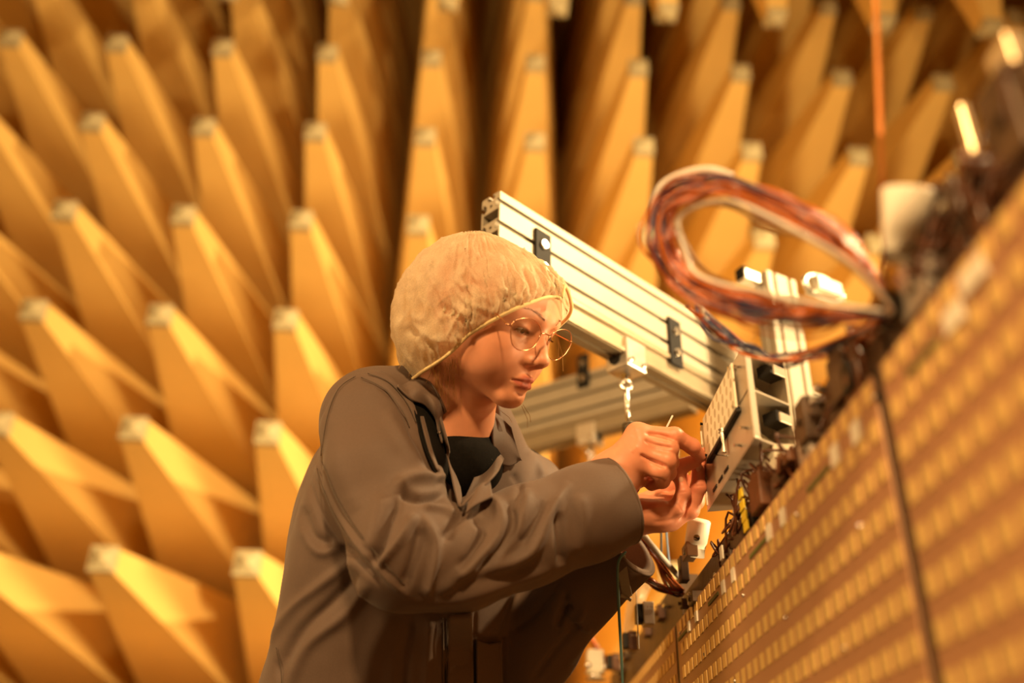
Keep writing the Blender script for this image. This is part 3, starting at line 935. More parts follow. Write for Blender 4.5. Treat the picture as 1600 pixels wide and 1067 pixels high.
for j in range(NT + 1):
    t = j / NT
    for i in range(NB):
        b = BR[i] - CC; rb = np.linalg.norm(b); db = b / rb
        ang = math.acos(max(-1, min(1, db @ pole))); sl = math.sin(ang)
        tt = t ** .9
        d = (math.sin((1 - tt) * ang) * db + math.sin(tt * ang) * pole) / sl
        rd = rad.copy(); rd[1] += .034 * max(0, d[1]) ** .7; R_ = 1 / np.linalg.norm(d / rd)
        g = 1 - math.exp(-t / .055)
        r = rb * (1 - g) + R_ * g
        bulge = math.exp(-((t - .10) / .09) ** 2)
        r += .0010 * pl[i] * math.exp(-t / .20) * min(1, t / .012) + .0018 * pl2[i] * (math.exp(-((t - .25) / .2) ** 2)) + (.005 + .006 * max(0, db[1])) * bulge
        CV[j, i] = CC + d * r
cv = CV.reshape(-1, 3); cw = HO + cv @ HM
cf = [(j * NB + i, j * NB + (i + 1) % NB, (j + 1) * NB + (i + 1) % NB, (j + 1) * NB + i) for j in range(NT) for i in range(NB)]
cf = np.array(cf)
cn = normals(cw, cf)
if ((cw - (HO + CC @ HM)) * cn).sum() < 0: cf = cf[:, ::-1]; cn = -cn
# crumple: soft random facets, stronger at the sides
from mathutils import noise as mn
def ridge(v, sharp=3.0): return (1 - min(1, abs(v) * 1.6)) ** sharp
amp = np.zeros(len(cw))
for n_ in range(len(cw)):
    j, i = divmod(n_, NB); t = j / NT; p_ = Vector(cw[n_])
    w1 = .25 + .75 * math.exp(-((t - .05) / .35) ** 2)
    a1, b1 = math.cos(ph[i]), math.sin(ph[i]); rr = 3.2 + 1.2 * mn.noise(p_ * 9)
    q_ = Vector((a1 * rr, b1 * rr, t * 2.2)) + mn.noise_vector(p_ * 12) * .35
    amp[n_] = ridge(mn.noise(q_ * 2.0), 4) * .0066 * w1 + ridge(mn.noise(p_ * 22 + mn.noise_vector(p_ * 30) * .4), 6) * .0017 + mn.noise(p_ * 11) * .0034 + mn.noise(p_ * 60) * .0005 - .0015
tcol = np.repeat(np.linspace(0, 1, NT + 1), NB)
cw = cw + cn * (amp * np.clip(tcol / .03, 0, 1))[:, None]
cn = normals(cw, cf)
CAPF = [([(676.5, 394.0), (672.0, 427.0), (690.0, 460.0), (699.0, 484.0)], 4, 2.4),
        ([(700.5, 425.5), (720.0, 445.0), (744.0, 454.0), (768.0, 475.0)], 4, 3.4),
        ([(729.0, 373.0), (728.4, 400.0), (741.0, 430.0), (762.0, 451.0)], 3.5, 2.6),
        ([(763.5, 430.0), (780.0, 448.0), (804.0, 460.0), (810.0, 469.0)], 3.5, 3.2),
        ([(792.0, 379.0), (796.5, 406.0), (810.0, 430.0), (828.0, 457.0)], 3.2, 2.8),
        ([(822.0, 382.0), (818.4, 397.0), (831.0, 430.0), (840.0, 460.0)], 3, 3.0),
        ([(849.0, 394.0), (847.8, 415.0), (859.4, 445.0), (861.5, 457.0)], 3, 2.8),
        ([(860.3, 415.0), (864.5, 454.0)], 2.6, 2.4),
        ([(869.9, 427.0), (871.4, 458.5)], 2.6, 2.4),
        ([(878.9, 433.0), (876.5, 463.0)], 2.4, 2.0),
        ([(807.0, 409.0), (822.0, 427.0), (835.5, 458.5)], 3.2, -3.0),
        ([(840.0, 400.0), (846.0, 424.0), (854.9, 454.0)], 2.8, -2.4),
        ([(684.0, 478.0), (714.0, 493.0), (729.0, 508.0)], 6, -5),
        ([(744.0, 454.0), (756.0, 472.0), (763.5, 496.0)], 3.5, 2.8),
        ([(705.0, 442.0), (726.0, 469.0), (750.0, 481.0), (777.0, 490.0)], 3.5, 2.8),
        ([(654.0, 520.0), (690.0, 532.0), (720.0, 532.0)], 5, 3.4),
        ([(645.0, 481.0), (654.0, 514.0), (684.0, 535.0)], 5, 3.2),
        ([(628.5, 460.0), (621.6, 508.0), (628.5, 544.0)], 6, 2.4),
        ([(633.0, 514.0), (660.0, 526.0), (684.0, 547.0)], 6, -3.6),
        ([(768.0, 430.0), (771.0, 454.0), (792.0, 472.0)], 4, -3.2),
        ([(711.0, 409.0), (708.0, 424.0), (723.0, 430.0), (726.0, 415.0)], 3, 2.0),
        ([(681.0, 439.0), (675.0, 466.0), (696.0, 508.0)], 4, 2.4),
        ([(777.0, 421.0), (768.0, 439.0), (780.0, 466.0)], 3.5, 2.4),
        ([(798.0, 460.0), (816.0, 466.0), (834.0, 460.0)], 3, 2.0)]
cw = crease(cw, cn, [(a, b, c * 1.25) for a, b, c in CAPF])
for _ in range(2):                                              # keep the cloth off the head
    dd = HEADF(to_head(cw)).astype(float); pu = np.clip(.0045 - dd, 0, .03).reshape(NT + 1, NB)
    for _k in range(6):
        pu = np.maximum(pu, (np.roll(pu, 1, 1) + np.roll(pu, -1, 1) + np.vstack([pu[1:], pu[-1:]]) + np.vstack([pu[:1], pu[:-1]])) / 4)
    cw = cw + cn * (pu.ravel() * (tcol > .004))[:, None]
    G_ = cw.reshape(NT + 1, NB, 3); w_ = np.clip(pu / .004, 0, 1)[..., None] * .6
    for _k in range(5):
        av = (np.roll(G_, 1, 1) + np.roll(G_, -1, 1) + np.concatenate([G_[1:], G_[-1:]]) + np.concatenate([G_[:1], G_[:-1]])) / 4
        av[0] = G_[0]; G_ = G_ + (av - G_) * w_
    cw = G_.reshape(-1, 3)
    cn = normals(cw, cf)
def cap_mat():
    m = bpy.data.materials.new('nonwoven_white'); m.use_nodes = True; nt = m.node_tree
    for n in list(nt.nodes): nt.nodes.remove(n)
    out = nt.nodes.new('ShaderNodeOutputMaterial'); df = nt.nodes.new('ShaderNodeBsdfDiffuse'); tr = nt.nodes.new('ShaderNodeBsdfTranslucent'); tp = nt.nodes.new('ShaderNodeBsdfTransparent')
    tc = nt.nodes.new('ShaderNodeTexCoord'); n1 = nt.nodes.new('ShaderNodeTexNoise'); n1.inputs['Scale'].default_value = 900; n1.inputs['Detail'].default_value = 5
    nt.links.new(tc.outputs['Object'], n1.inputs['Vector'])
    cr = nt.nodes.new('ShaderNodeMapRange'); cr.inputs[1].default_value = .3; cr.inputs[2].default_value = .7; cr.inputs[3].default_value = .62; cr.inputs[4].default_value = .95
    nt.links.new(n1.outputs['Fac'], cr.inputs[0])
    cl = nt.nodes.new('ShaderNodeVectorMath'); cl.operation = 'SCALE'; cl.inputs[0].default_value = (.92, .78, .54); nt.links.new(cr.outputs[0], cl.inputs['Scale'])
    nt.links.new(cl.outputs[0], df.inputs['Color']); nt.links.new(cl.outputs[0], tr.inputs['Color'])
    m1 = nt.nodes.new('ShaderNodeMixShader'); m1.inputs[0].default_value = .5; nt.links.new(df.outputs[0], m1.inputs[1]); nt.links.new(tr.outputs[0], m1.inputs[2])
    m2 = nt.nodes.new('ShaderNodeMixShader'); n3 = nt.nodes.new('ShaderNodeTexNoise'); n3.inputs['Scale'].default_value = 38; n3.inputs['Detail'].default_value = 4; nt.links.new(tc.outputs['Object'], n3.inputs['Vector']); c3 = nt.nodes.new('ShaderNodeMapRange'); c3.inputs[1].default_value = .38; c3.inputs[2].default_value = .66; c3.inputs[3].default_value = .06; c3.inputs[4].default_value = .42; nt.links.new(n3.outputs['Fac'], c3.inputs[0]); nt.links.new(c3.outputs[0], m2.inputs[0]); nt.links.new(m1.outputs[0], m2.inputs[1]); nt.links.new(tp.outputs[0], m2.inputs[2])
    bp = nt.nodes.new('ShaderNodeBump'); bp.inputs['Strength'].default_value = .25; bp.inputs['Distance'].default_value = .001
    n2 = nt.nodes.new('ShaderNodeTexNoise'); n2.inputs['Scale'].default_value = 130; n2.inputs['Detail'].default_value = 6
    nt.links.new(tc.outputs['Object'], n2.inputs['Vector']); nt.links.new(n2.outputs['Fac'], bp.inputs['Height']); nt.links.new(bp.outputs[0], df.inputs['Normal'])
    nt.links.new(m2.outputs[0], out.inputs[0]); return m
cap = mesh_np('hair_net', cw, cf, cap_mat(), person)
cap['label'] = 'crumpled white disposable bouffant cap'
bm = bmesh.new(); add_tube(bm, [HO + p @ HM for p in (BR[::2] - CC) * 1.026 + CC], .0024, 8, closed=True)
build('elastic_band', bm, mat('elastic_cream', (.66, .50, .24), .7, bump=.3, bscale=600), cap, True)

# hair at the nape and loose strands
hf = Field(); hf.ell(H(.030, -.055, -.055), (.050, .036, .045), .01, '+', HM); hf.cone(H(.058, -.020, -.045), H(.050, -.030, -.095), .016, .007, .012); hf.cone(H(.02, -.07, -.06), H(.02, -.072, -.10), .028, .012, .02)
hv, hfa = surface(hf, H(.03, -.05, -.06) - .14, H(.03, -.05, -.06) + .14, .0022)
hair = mesh_np('hair', relax(hv, hfa, 2), hfa, hair_m, person); hair['label'] = 'fair hair at the nape under the cap'
rg = random.Random(9); bm = bmesh.new()
for k in range(110):
    a = np.array((.050 + rg.uniform(-.02, .012), -.018 + rg.uniform(-.05, .016), -.040 + rg.uniform(-.02, .015)))
    b = a + np.array((rg.uniform(-.014, .008), rg.uniform(-.030, .010), -rg.uniform(.02, .065)))
    m_ = (a + b) / 2 + np.array((rg.uniform(0, .012), rg.uniform(-.008, .010), 0))
    add_tube(bm, [H(*p) for p in spline([a, m_, b], 5)], .00028, 3)
for px, py, ex, ey in ((815, 634, 824, 668), (817, 632, 829, 660), (868, 515, 880, 580), (866, 512, 872, 560), (780, 640, 800, 660)):
    a, b = P(px, py, 1.25), P(ex, ey, 1.26); add_tube(bm, [a, a * .4 + b * .6 + np.array((.003, 0, 0)), b], .00030, 3)
s_ = build('hair_strand', bm, hair_m, hair); s_['kind'] = 'stuff'
# ------------------------------------------------------------------ spectacles
gold = mat('rose_gold_wire', (0.80, 0.42, 0.22), 0.2, metal=1.0, var=0.05)
def on_lens(px, py, f0=.1015):
    d = P(px, py, 1) - CPOS; o = H(0, f0, 0); t = ((o - CPOS) @ HF) / (d @ HF); return CPOS + d * t
glasses = empty('eyeglasses', Vector(H(0, .1, -.01)), 'thin rose gold wire spectacles on the face of the woman', 'eyeglasses')
ringN = [(804.6, 501), (819.7, 496.9), (834, 500), (843, 509), (845, 521.6), (836.5, 538.5), (825, 546.2), (811, 547), (801, 538.5), (798, 523.4), (799.6, 508.5)]
ringF = [(862, 522), (872, 516), (884, 515.2), (891.5, 521), (892.5, 535), (885, 550), (876, 559), (866.5, 563), (858.5, 558.5), (854.5, 547), (856, 532)]
def clear_mat():
    m = bpy.data.materials.new('lens_clear'); m.use_nodes = True; nt = m.node_tree
    for n in list(nt.nodes): nt.nodes.remove(n)
    out = nt.nodes.new('ShaderNodeOutputMaterial'); tp = nt.nodes.new('ShaderNodeBsdfTransparent'); gl = nt.nodes.new('ShaderNodeBsdfGlossy'); gl.inputs['Roughness'].default_value = .02
    fr = nt.nodes.new('ShaderNodeLayerWeight'); fr.inputs[0].default_value = .5; mul = nt.nodes.new('ShaderNodeMath'); mul.operation = 'POWER'; mul.inputs[1].default_value = 4.0; mul2 = nt.nodes.new('ShaderNodeMath'); mul2.operation = 'MULTIPLY_ADD'; mul2.inputs[1].default_value = .6; mul2.inputs[2].default_value = .035; nt.links.new(fr.outputs['Facing'], mul.inputs[0]); nt.links.new(mul.outputs[0], mul2.inputs[0]); tp.inputs[0].default_value = (.93, .90, .86, 1)
    mx = nt.nodes.new('ShaderNodeMixShader'); nt.links.new(mul2.outputs[0], mx.inputs[0]); nt.links.new(tp.outputs[0], mx.inputs[1]); nt.links.new(gl.outputs[0], mx.inputs[2]); nt.links.new(mx.outputs[0], out.inputs[0])
    return m
LENS = clear_mat()
rims = []
for nm, ring, sgn in (('near', ringN, 1), ('far', ringF, -1)):
    pts = spline([on_lens(*p) for p in ring], 6, True); rims.append(pts)
    bm = bmesh.new(); add_tube(bm, pts, .00065, 8, closed=True); build('rim', bm, gold, glasses, True)
    bm = bmesh.new(); c = pts.mean(0)
    f_ = [bm.verts.new(c + (p - c) * .985 + HF * .0005) for p in pts]; b_ = [bm.verts.new(c + (p - c) * .985 - HF * .0008) for p in pts]
    n = len(pts); bm.faces.new(f_); bm.faces.new(b_[::-1])
    for k in range(n): bm.faces.new((f_[k], b_[k], b_[(k + 1) % n], f_[(k + 1) % n]))
    bmesh.ops.recalc_face_normals(bm, faces=bm.faces)
    build('lens', bm, LENS, glasses)
bm = bmesh.new()
add_tube(bm, spline([on_lens(845, 521), on_lens(851, 521, .1025), on_lens(858, 524, .1025), on_lens(862, 524)], 5), .0009, 8)
build('bridge', bm, gold, glasses, True)
pad_m = mat('nose_pad', (.75, .55, .38), .15, spec=.8)
for (rx, ry), off in (((837, 537), (.0095, .0925, -.022)), ((856, 538), (-.0095, .0925, -.022))):
    a = on_lens(rx, ry); b = H(*off); bm = bmesh.new(); add_tube(bm, spline([a, a * .5 + b * .5 - HF * .002 + HU * .003, b], 5), .0005, 6)
    build('pad_arm', bm, gold, glasses, True)
    bm = bmesh.new(); add_ball(bm, b, .0032, 10, (.8, .8, 1.5)); build('nose_pad', bm, pad_m, glasses, True)
for s, (hx, hy) in ((1, (799, 509)), (-1, (892, 534))):
    a = on_lens(hx, hy); h = a + HS * s * .005 - HF * .003
    bm = bmesh.new(); add_tube(bm, [a, h], .0012, 8); add_ball(bm, h, .0017, 8); build('hinge', bm, gold, glasses, True)
    bm = bmesh.new()
    e1 = H(s * .0690, .046, .004); e2 = H(s * .0715, -.010, .006); e3 = H(s * .0725, -.030, -.018)
    add_tube(bm, spline([h, e1, e2, e3], 8), .0008, 6); build('temple_arm', bm, gold, glasses, True)

# nails
nail_m = mat('fingernail', (0.78, 0.42, 0.28), 0.25, spec=.6)
for px, py, ux, uy, rx, ry, z0 in ((1093, 731, .05, 1, .0046, .0062, 1.16), (1064, 749, -.2, 1, .0038, .0050, 1.16), (1105, 703, .1, 1, .0038, .0045, 1.16)):
    d = P(px, py, 1) - CPOS; t = z0
    for _ in range(400):
        dd = float(body((CPOS + d * t)[None])[0])
        if dd < .0003 or t > 1.5: break
        t += max(dd * .6, .0003)
    if t > 1.5: continue
    c = CPOS + d * t; e = .0006
    g_ = np.array([float(body((c + np.array(k) * e)[None])[0]) - float(body((c - np.array(k) * e)[None])[0]) for k in ((1, 0, 0), (0, 1, 0), (0, 0, 1))]); g_ /= np.linalg.norm(g_)
    up_ = cdir(ux, uy, 0); up_ = up_ - g_ * (up_ @ g_); up_ /= np.linalg.norm(up_); sd = np.cross(up_, g_)
    bm = bmesh.new(); bmesh.ops.create_uvsphere(bm, u_segments=14, v_segments=8, radius=1)
    for q in bm.verts: q.co = Vector(c + sd * (q.co.x * rx) + up_ * (q.co.y * ry) + g_ * (q.co.z * .0008 - .0004 - .0012 * q.co.x ** 2))
    build('fingernail', bm, nail_m, person, True)
# ------------------------------------------------------------------ work jacket
def rot_to(n):
    n = np.array(n, float); n /= np.linalg.norm(n); u = np.array((0, 0, 1.0)); a = np.cross(u, n); a /= np.linalg.norm(a); b = np.cross(n, a)
    return np.stack([a, b, n])
def sleeve(pts, rs, end, r_in):
    g = Field(); g.chain(pts, rs, .03, '+', .018)
    n = pts[-1] - pts[-2]; n /= np.linalg.norm(n)
    g.slab(end + n * .10, rot_to(n), (.11, .11, .10), .0005, .002, '-')
    g.cone(end - n * .055, end + n * .02, r_in * .9, r_in, .004, '-')
    return g
CU_R = P(968, 781, 1.222)
armR = sleeve([P(579, 660, 1.255), P(600, 745, 1.20), P(636, 866, 1.130), P(720, 874, 1.140), P(820, 838, 1.172), P(915, 802, 1.205), P(1003, 768, 1.236)],
              [.065, .0695, .0640, .0570, .0590, .0575, .0565], CU_R, .0515)
CU_L = P(982, 850, 1.305)
armL = sleeve([P(822, 774, 1.43), P(838, 880, 1.41), P(826, 1005, 1.375), P(902, 920, 1.335), P(1012, 826, 1.295)], [.058, .062, .064, .056, .047], CU_L, .041)
armL.cone(P(826, 1005, 1.375), P(800, 1072, 1.38), .060, .050, .03)
torso = Field()
torso.ell(P(652, 800, 1.345), (.168, .118, .215), .02, '+', TM)
torso.ell(P(612, 1010, 1.345), (.172, .138, .25), .08, '+', TM)
torso.ell(P(580, 1230, 1.36), (.185, .155, .25), .08, '+', TM)
torso.cone(P(580, 645, 1.29), P(822, 762, 1.445), .058, .050, .04)
torso.ell(P(560, 800, 1.39), (.085, .085, .13), .06, '+', TM)
torso.cone(P(675, 640, 1.335), P(700, 690, 1.33), .058, .058, .03)
jk = Field()
cj = P(640, 900, 1.32)
jk.add(torso, cj, .52, .01)
jk.add(armR, P(760, 800, 1.19), .36, .022)
jk.add(armL, P(880, 880, 1.36), .28, .018)
# opening at the throat
def surf_pt(g, px, py, off=0.0, t0=.85):
    d = P(px, py, 1) - CPOS; t = t0; L = np.linalg.norm(d)
    for _ in range(300):
        dd = float(g((CPOS + d * t)[None])[0]) - off
        if dd < .0003: break
        t += max(dd / L * .7, .0003)
        if t > 2.2: return None
    return CPOS + d * t
nk = H(.0, -.012, -.075)
jk.cone(nk, P(700, 690, 1.315), .058, .060, .01, '-')
o1, o2 = surf_pt(torso, 728, 705), surf_pt(torso, 720, 792)
jk.chain([P(716, 670, 1.30), o1, o2], [.048, .031, .006], .006, '-')
jv, jf = surface(jk, P(620, 900, 1.32) - np.array((.50, .42, .60)), P(620, 900, 1.32) + np.array((.55, .42, .36)), .0027)
jv = relax(jv, jf, 2, .4)
jn = normals(jv, jf)
NEAR = (0.9, 1.27); TOR = (1.14, 1.36)
FOLDS = [
    # elbow: the roll, the deep crease under it, and the folds that run along the forearm
    ([(620, 762), (640, 748), (668, 745), (698, 746)], 9, 9, NEAR), ([(625, 771), (655, 780), (696, 776)], 6.5, -10, NEAR), ([(660, 790), (690, 795), (712, 804)], 6, 6, NEAR),
    ([(624, 778), (606, 820), (592, 862), (582, 882)], 8, -10, NEAR), ([(598, 772), (586, 820), (578, 860)], 13, 4, NEAR), ([(650, 803), (624, 845), (590, 884)], 7, 9, NEAR),
    ([(657, 824), (648, 865), (630, 922)], 8, -7, NEAR), ([(660, 808), (680, 850), (674, 900), (664, 932)], 7.5, 8, NEAR), ([(694, 845), (712, 815), (732, 796)], 8, -7, NEAR),
    ([(728, 792), (765, 783), (785, 806), (773, 846), (728, 890), (680, 930)], 10, 9, NEAR), ([(735, 806), (757, 826), (738, 866), (716, 890)], 8, -8, NEAR),
    ([(794, 780), (803, 818), (783, 852), (742, 892)], 8.5, -9, NEAR), ([(824, 762), (818, 800), (794, 846), (762, 882)], 9, 6, NEAR),
    ([(892, 752), (860, 800), (838, 850), (812, 872), (760, 890)], 8.5, 9, NEAR), ([(873, 800), (876, 840), (879, 886)], 7.5, -9, NEAR), ([(852, 780), (830, 830), (812, 850)], 7, -6, NEAR),
    ([(905, 770), (912, 820), (900, 868)], 12, 4, NEAR), ([(640, 945), (720, 935), (810, 905), (860, 890)], 9, 4, NEAR), ([(700, 905), (760, 905), (830, 884)], 10, -3, NEAR),
    # shoulder seam and upper arm
    ([(548, 585), (520, 612), (500, 655), (484, 700)], 3, -2.4, None), ([(562, 588), (596, 604), (628, 640), (648, 690)], 4, -4, None), ([(572, 580), (606, 592), (636, 622), (656, 672)], 5, 3.5, None),
    ([(488, 710), (510, 770), (545, 832), (590, 890), (640, 935)], 5, 4, None), ([(478, 742), (500, 800), (540, 858), (600, 915)], 5, -3.5, None),
    ([(520, 640), (530, 720), (560, 800)], 22.1, 3.4, NEAR), ([(600, 640), (640, 700), (664, 745)], 10, 4, None), ([(640, 660), (672, 730), (690, 760)], 7, -4, None),
    # back and side
    ([(470, 790), (488, 838), (520, 850)], 9, -5, None), ([(470, 820), (500, 862), (540, 850)], 8, 4, None),
    ([(556, 872), (500, 915), (456, 950), (420, 1000), (395, 1050)], 8, 5, None), ([(560, 895), (520, 940), (468, 990), (430, 1060)], 9, -6, None), ([(575, 910), (540, 960), (480, 1010), (450, 1080)], 9, 5, None),
    ([(430, 1030), (440, 1080), (436, 1120)], 4, -3, None), ([(610, 960), (580, 1020), (570, 1080)], 16, 4, None), ([(645, 965), (632, 1020), (628, 1090)], 10, -5, None),
    ([(525, 850), (560, 868), (600, 910)], 6, -5, None),
    # front under the arms
    ([(672, 962), (668, 1020), (664, 1090)], 8, 3, None), ([(696, 960), (698, 1080)], 3, -3, None), ([(742, 950), (740, 1080)], 3, -2.5, None), ([(785, 985), (786, 1090)], 3, -2.5, None),
    ([(740, 990), (760, 1000), (790, 998)], 3, -2, None), ([(800, 985), (840, 955), (880, 900)], 7, -4, None), ([(905, 985), (880, 960), (885, 920)], 8, -5, None), ([(870, 980), (880, 955), (895, 945)], 6, -7, None),
    ([(915, 950), (905, 975), (925, 985)], 6, 4, None), ([(835, 1060), (870, 1015), (910, 970)], 5, -4, None), ([(800, 920), (780, 960), (770, 990)], 7, 4, None),
    # far shoulder
    ([(820, 700), (840, 720), (850, 748)], 8, 4, (1.3, 1.6)), ([(800, 740), (812, 760), (806, 790)], 6, -4, None),
]
jv = crease(jv, jn, FOLDS)
jn = normals(jv, jf)
cl = np.array([mn.noise(Vector(p) * 14) * .0024 + mn.noise(Vector(p) * 34) * .0008 for p in jv])
jv = jv + jn * cl[:, None]
cloth = mat('twill_taupe', (0.112, 0.074, 0.055), 0.62, var=0.06, scale=500, bump=0.12, bscale=2200, sheen=0.10, spec=0.22)
jacket = mesh_np('jacket', jv, jf, cloth, person)
jacket['label'] = 'loose grey brown twill work jacket'
black = mat('knit_black', (0.008, 0.007, 0.006), 0.9, var=0.2, scale=300, spec=0.08)
# black shirt in the opening
sh = Field(); sh.ell(P(660, 806, 1.345), (.152, .103, .19), .02, '+', TM); sh.cone(P(590, 660, 1.29), P(812, 745, 1.445), .045, .045, .04)
sh.cone(P(690, 672, 1.325), P(706, 715, 1.305), .056, .066, .02); sh.cone(P(716, 690, 1.300), P(722, 722, 1.285), .034, .050, .02)
sh.cone(P(640, 520, 1.40) * .0 + H(0, -.03, -.05), P(702, 664, 1.308), .052, .0545, .004, '-')
sv, sf = surface(sh, P(690, 800, 1.34) - .30, P(690, 800, 1.34) + .30, .004)
shirt = mesh_np('shirt', relax(sv, sf, 2), sf, black, person); shirt['label'] = 'black round necked shirt'

# sheets of cloth laid out as rows of points (photograph position, depth)
def sheet(name, rows, m, parent, th=.0022, n=6, lift=0.0):
    R_ = [spline([P(*q) for q in r], n) for r in rows]
    k = min(len(r) for r in R_); G = np.array([r[:k] for r in R_])
    G = np.stack([spline(G[:, j], n) for j in range(k)], 1)
    a, b = G.shape[:2]; vv = G.reshape(-1, 3)
    ff = np.array([(i * b + j, (i + 1) * b + j, (i + 1) * b + j + 1, i * b + j + 1) for i in range(a - 1) for j in range(b - 1)])
    nn = normals(vv, ff)
    if ((CPOS - vv) * nn).sum() < 0: nn = -nn; ff = ff[:, ::-1]
    back = vv - nn * th; N_ = len(vv)
    fb = ff[:, ::-1] + N_
    rim = []
    edge = [(i * b, (i + 1) * b) for i in range(a - 1)] + [((i + 1) * b + b - 1, i * b + b - 1) for i in range(a - 1)] + [(j + 1, j) for j in range(b - 1)] + [((a - 1) * b + j, (a - 1) * b + j + 1) for j in range(b - 1)]
    rim = [(p, q, q + N_, p + N_) for p, q in edge]
    o = mesh_np(name, np.concatenate([vv, back]), np.concatenate([ff, fb, np.array(rim)]), m, parent)
    bm = bmesh.new(); bm.from_mesh(o.data); bmesh.ops.recalc_face_normals(bm, faces=bm.faces); bm.to_mesh(o.data); bm.free()
    return o
def zs(px, py, off=.004):
    p = surf_pt(jk, px, py, off)
    return 1.3 if p is None else float(to_px(p[None])[0, 2])
def onj(l, off=.004): return [(x, y, zs(x, y, off)) for x, y in l]
def zb(px, py, off, dflt):
    p = surf_pt(body, px, py, off)
    return dflt if p is None else float(to_px(p[None])[0, 2])
# fine hair that has slipped out over the side of the neck
rg = random.Random(31); bm = bmesh.new()
for k in range(60):
    a0, b0 = rg.random(), rg.random(); sx, sy = 676 + 40 * a0, 576 - 22 * a0 + rg.uniform(-4, 4); ex = sx + rg.uniform(-14, 12); ey = sy + 30 + 55 * b0
    w = []
    for t in np.linspace(0, 1, 6):
        x = sx + (ex - sx) * t + 5 * math.sin(t * 3 + k) * (1 - t) + rg.uniform(-.4, .4); y = sy + (ey - sy) * t
        w.append(P(x, y, zb(x, y, .0016 + .004 * a0, 1.30)))
    add_tube(bm, spline(w, 2), .00017, 3)
o = build('hair_strand', bm, hair_m, hair); o['kind'] = 'stuff'
# near collar: folded edge along the neck, lower edge on the shoulder
top_e = [(628, 586, 1.335), (650, 590, zb(650, 592, .012, 1.29)), (674, 602, zb(674, 604, .010, 1.26)), (692, 640, zb(692, 642, .008, 1.25)), (704, 684, zs(704, 684, .004))]
low_e = onj([(622, 602), (644, 624), (664, 634), (680, 656), (692, 692)], .007)
mid_e = [((a[0] + b[0]) / 2 - 2, (a[1] + b[1]) / 2 - 2, (a[2] + b[2]) / 2 - .010) for a, b in zip(top_e, low_e)]
sheet('collar', [top_e, mid_e, low_e], cloth, jacket)
in_e = [(640, 606, 1.345), (660, 612, 1.30), (682, 626, 1.275), (700, 656, 1.262), (708, 690, 1.25)]
sheet('collar', [in_e, [((a[0] + b[0]) / 2, (a[1] + b[1]) / 2 - 4, (a[2] + b[2]) / 2) for a, b in zip(in_e, top_e)], top_e], cloth, jacket)
# dark lining and edge strip between collar and opening
sheet('lining', [onj([(644, 628), (652, 660), (664, 700), (684, 744)], .0022), onj([(666, 634), (674, 670), (684, 710), (700, 752)], .0026), onj([(682, 655), (692, 690), (700, 724), (714, 770)], .0022)], black, jacket)
sheet('facing', [onj([(682, 645), (694, 690), (704, 730), (716, 788)], .0045), onj([(687, 644), (700, 690), (711, 730), (721, 790)], .0055), onj([(690, 646), (704, 690), (715, 730), (724, 790)], .004)], cloth, jacket)
sheet('facing', [onj([(657, 650), (664, 676), (672, 706), (684, 735)], .004), onj([(662, 650), (669, 676), (677, 706), (688, 735)], .004)], cloth, jacket, n=4)
# far lapel with the snap
def zl(px, py, off): return min(zs(px + k, py + k * .4, off) for k in (0, 10, 20, 30))
def lap(l, off): return [(x, y, zl(x, y, off)) for x, y in l]
sheet('lapel', [lap([(770, 646), (765, 690), (744, 738), (721, 790)], .004), lap([(782, 660), (776, 696), (762, 732), (738, 772)], .009), lap([(790, 690), (788, 716), (776, 736), (752, 762)], .008)], cloth, jacket)
sheet('collar', [lap([(771, 642), (784, 652), (798, 668)], .006), lap([(770, 690), (792, 694), (814, 716)], .012), lap([(776, 724), (796, 729), (815, 718)], .007)], cloth, jacket)
sheet('facing', [lap([(733, 776), (728, 800)], .006), lap([(752, 756), (740, 790)], .010), lap([(766, 752), (770, 775)], .004)], cloth, jacket)
for px, py, z, r in ((765, 719, zl(765, 719, .014), .0042), (686, 676, zs(686, 676, .006), .0028)):
    c = P(px, py, z); nn = (CPOS - c) / np.linalg.norm(CPOS - c)
    bm = bmesh.new(); add_cyl(bm, c, c + nn * .0018, r, 16, r * .8); add_ball(bm, c + nn * .0018, r * .45, 8); build('snap_button', bm, steel_m, jacket, True)
# cuff seams
for g, off in ((.030, 1), (.033, 1)):
    n = (P(1003, 768, 1.236) - P(915, 802, 1.205)); n /= np.linalg.norm(n); M_ = rot_to(n); c0 = CU_R - n * g
    pts = []
    for a in np.linspace(0, 2 * np.pi, 72, endpoint=False):
        d = M_[0] * math.cos(a) + M_[1] * math.sin(a); r = .03
        while float(armR((c0 + d * r)[None])[0]) < 0 and r < .1: r += .0008
        pts.append((c0 + d * r, d))
    # lay the seam on the finished cloth
    out = []
    for p, d in pts:
        i = np.argmin(((jv - p) ** 2).sum(1)); out.append(jv[i] + jn[i] * .0002)
    out = np.array(out); out = (np.roll(out, 1, 0) + out * 2 + np.roll(out, -1, 0)) / 4
    bm = bmesh.new(); add_tube(bm, out, .0007, 5, closed=True); build('seam', bm, mat('thread', (.07, .05, .035), .8), jacket, True)
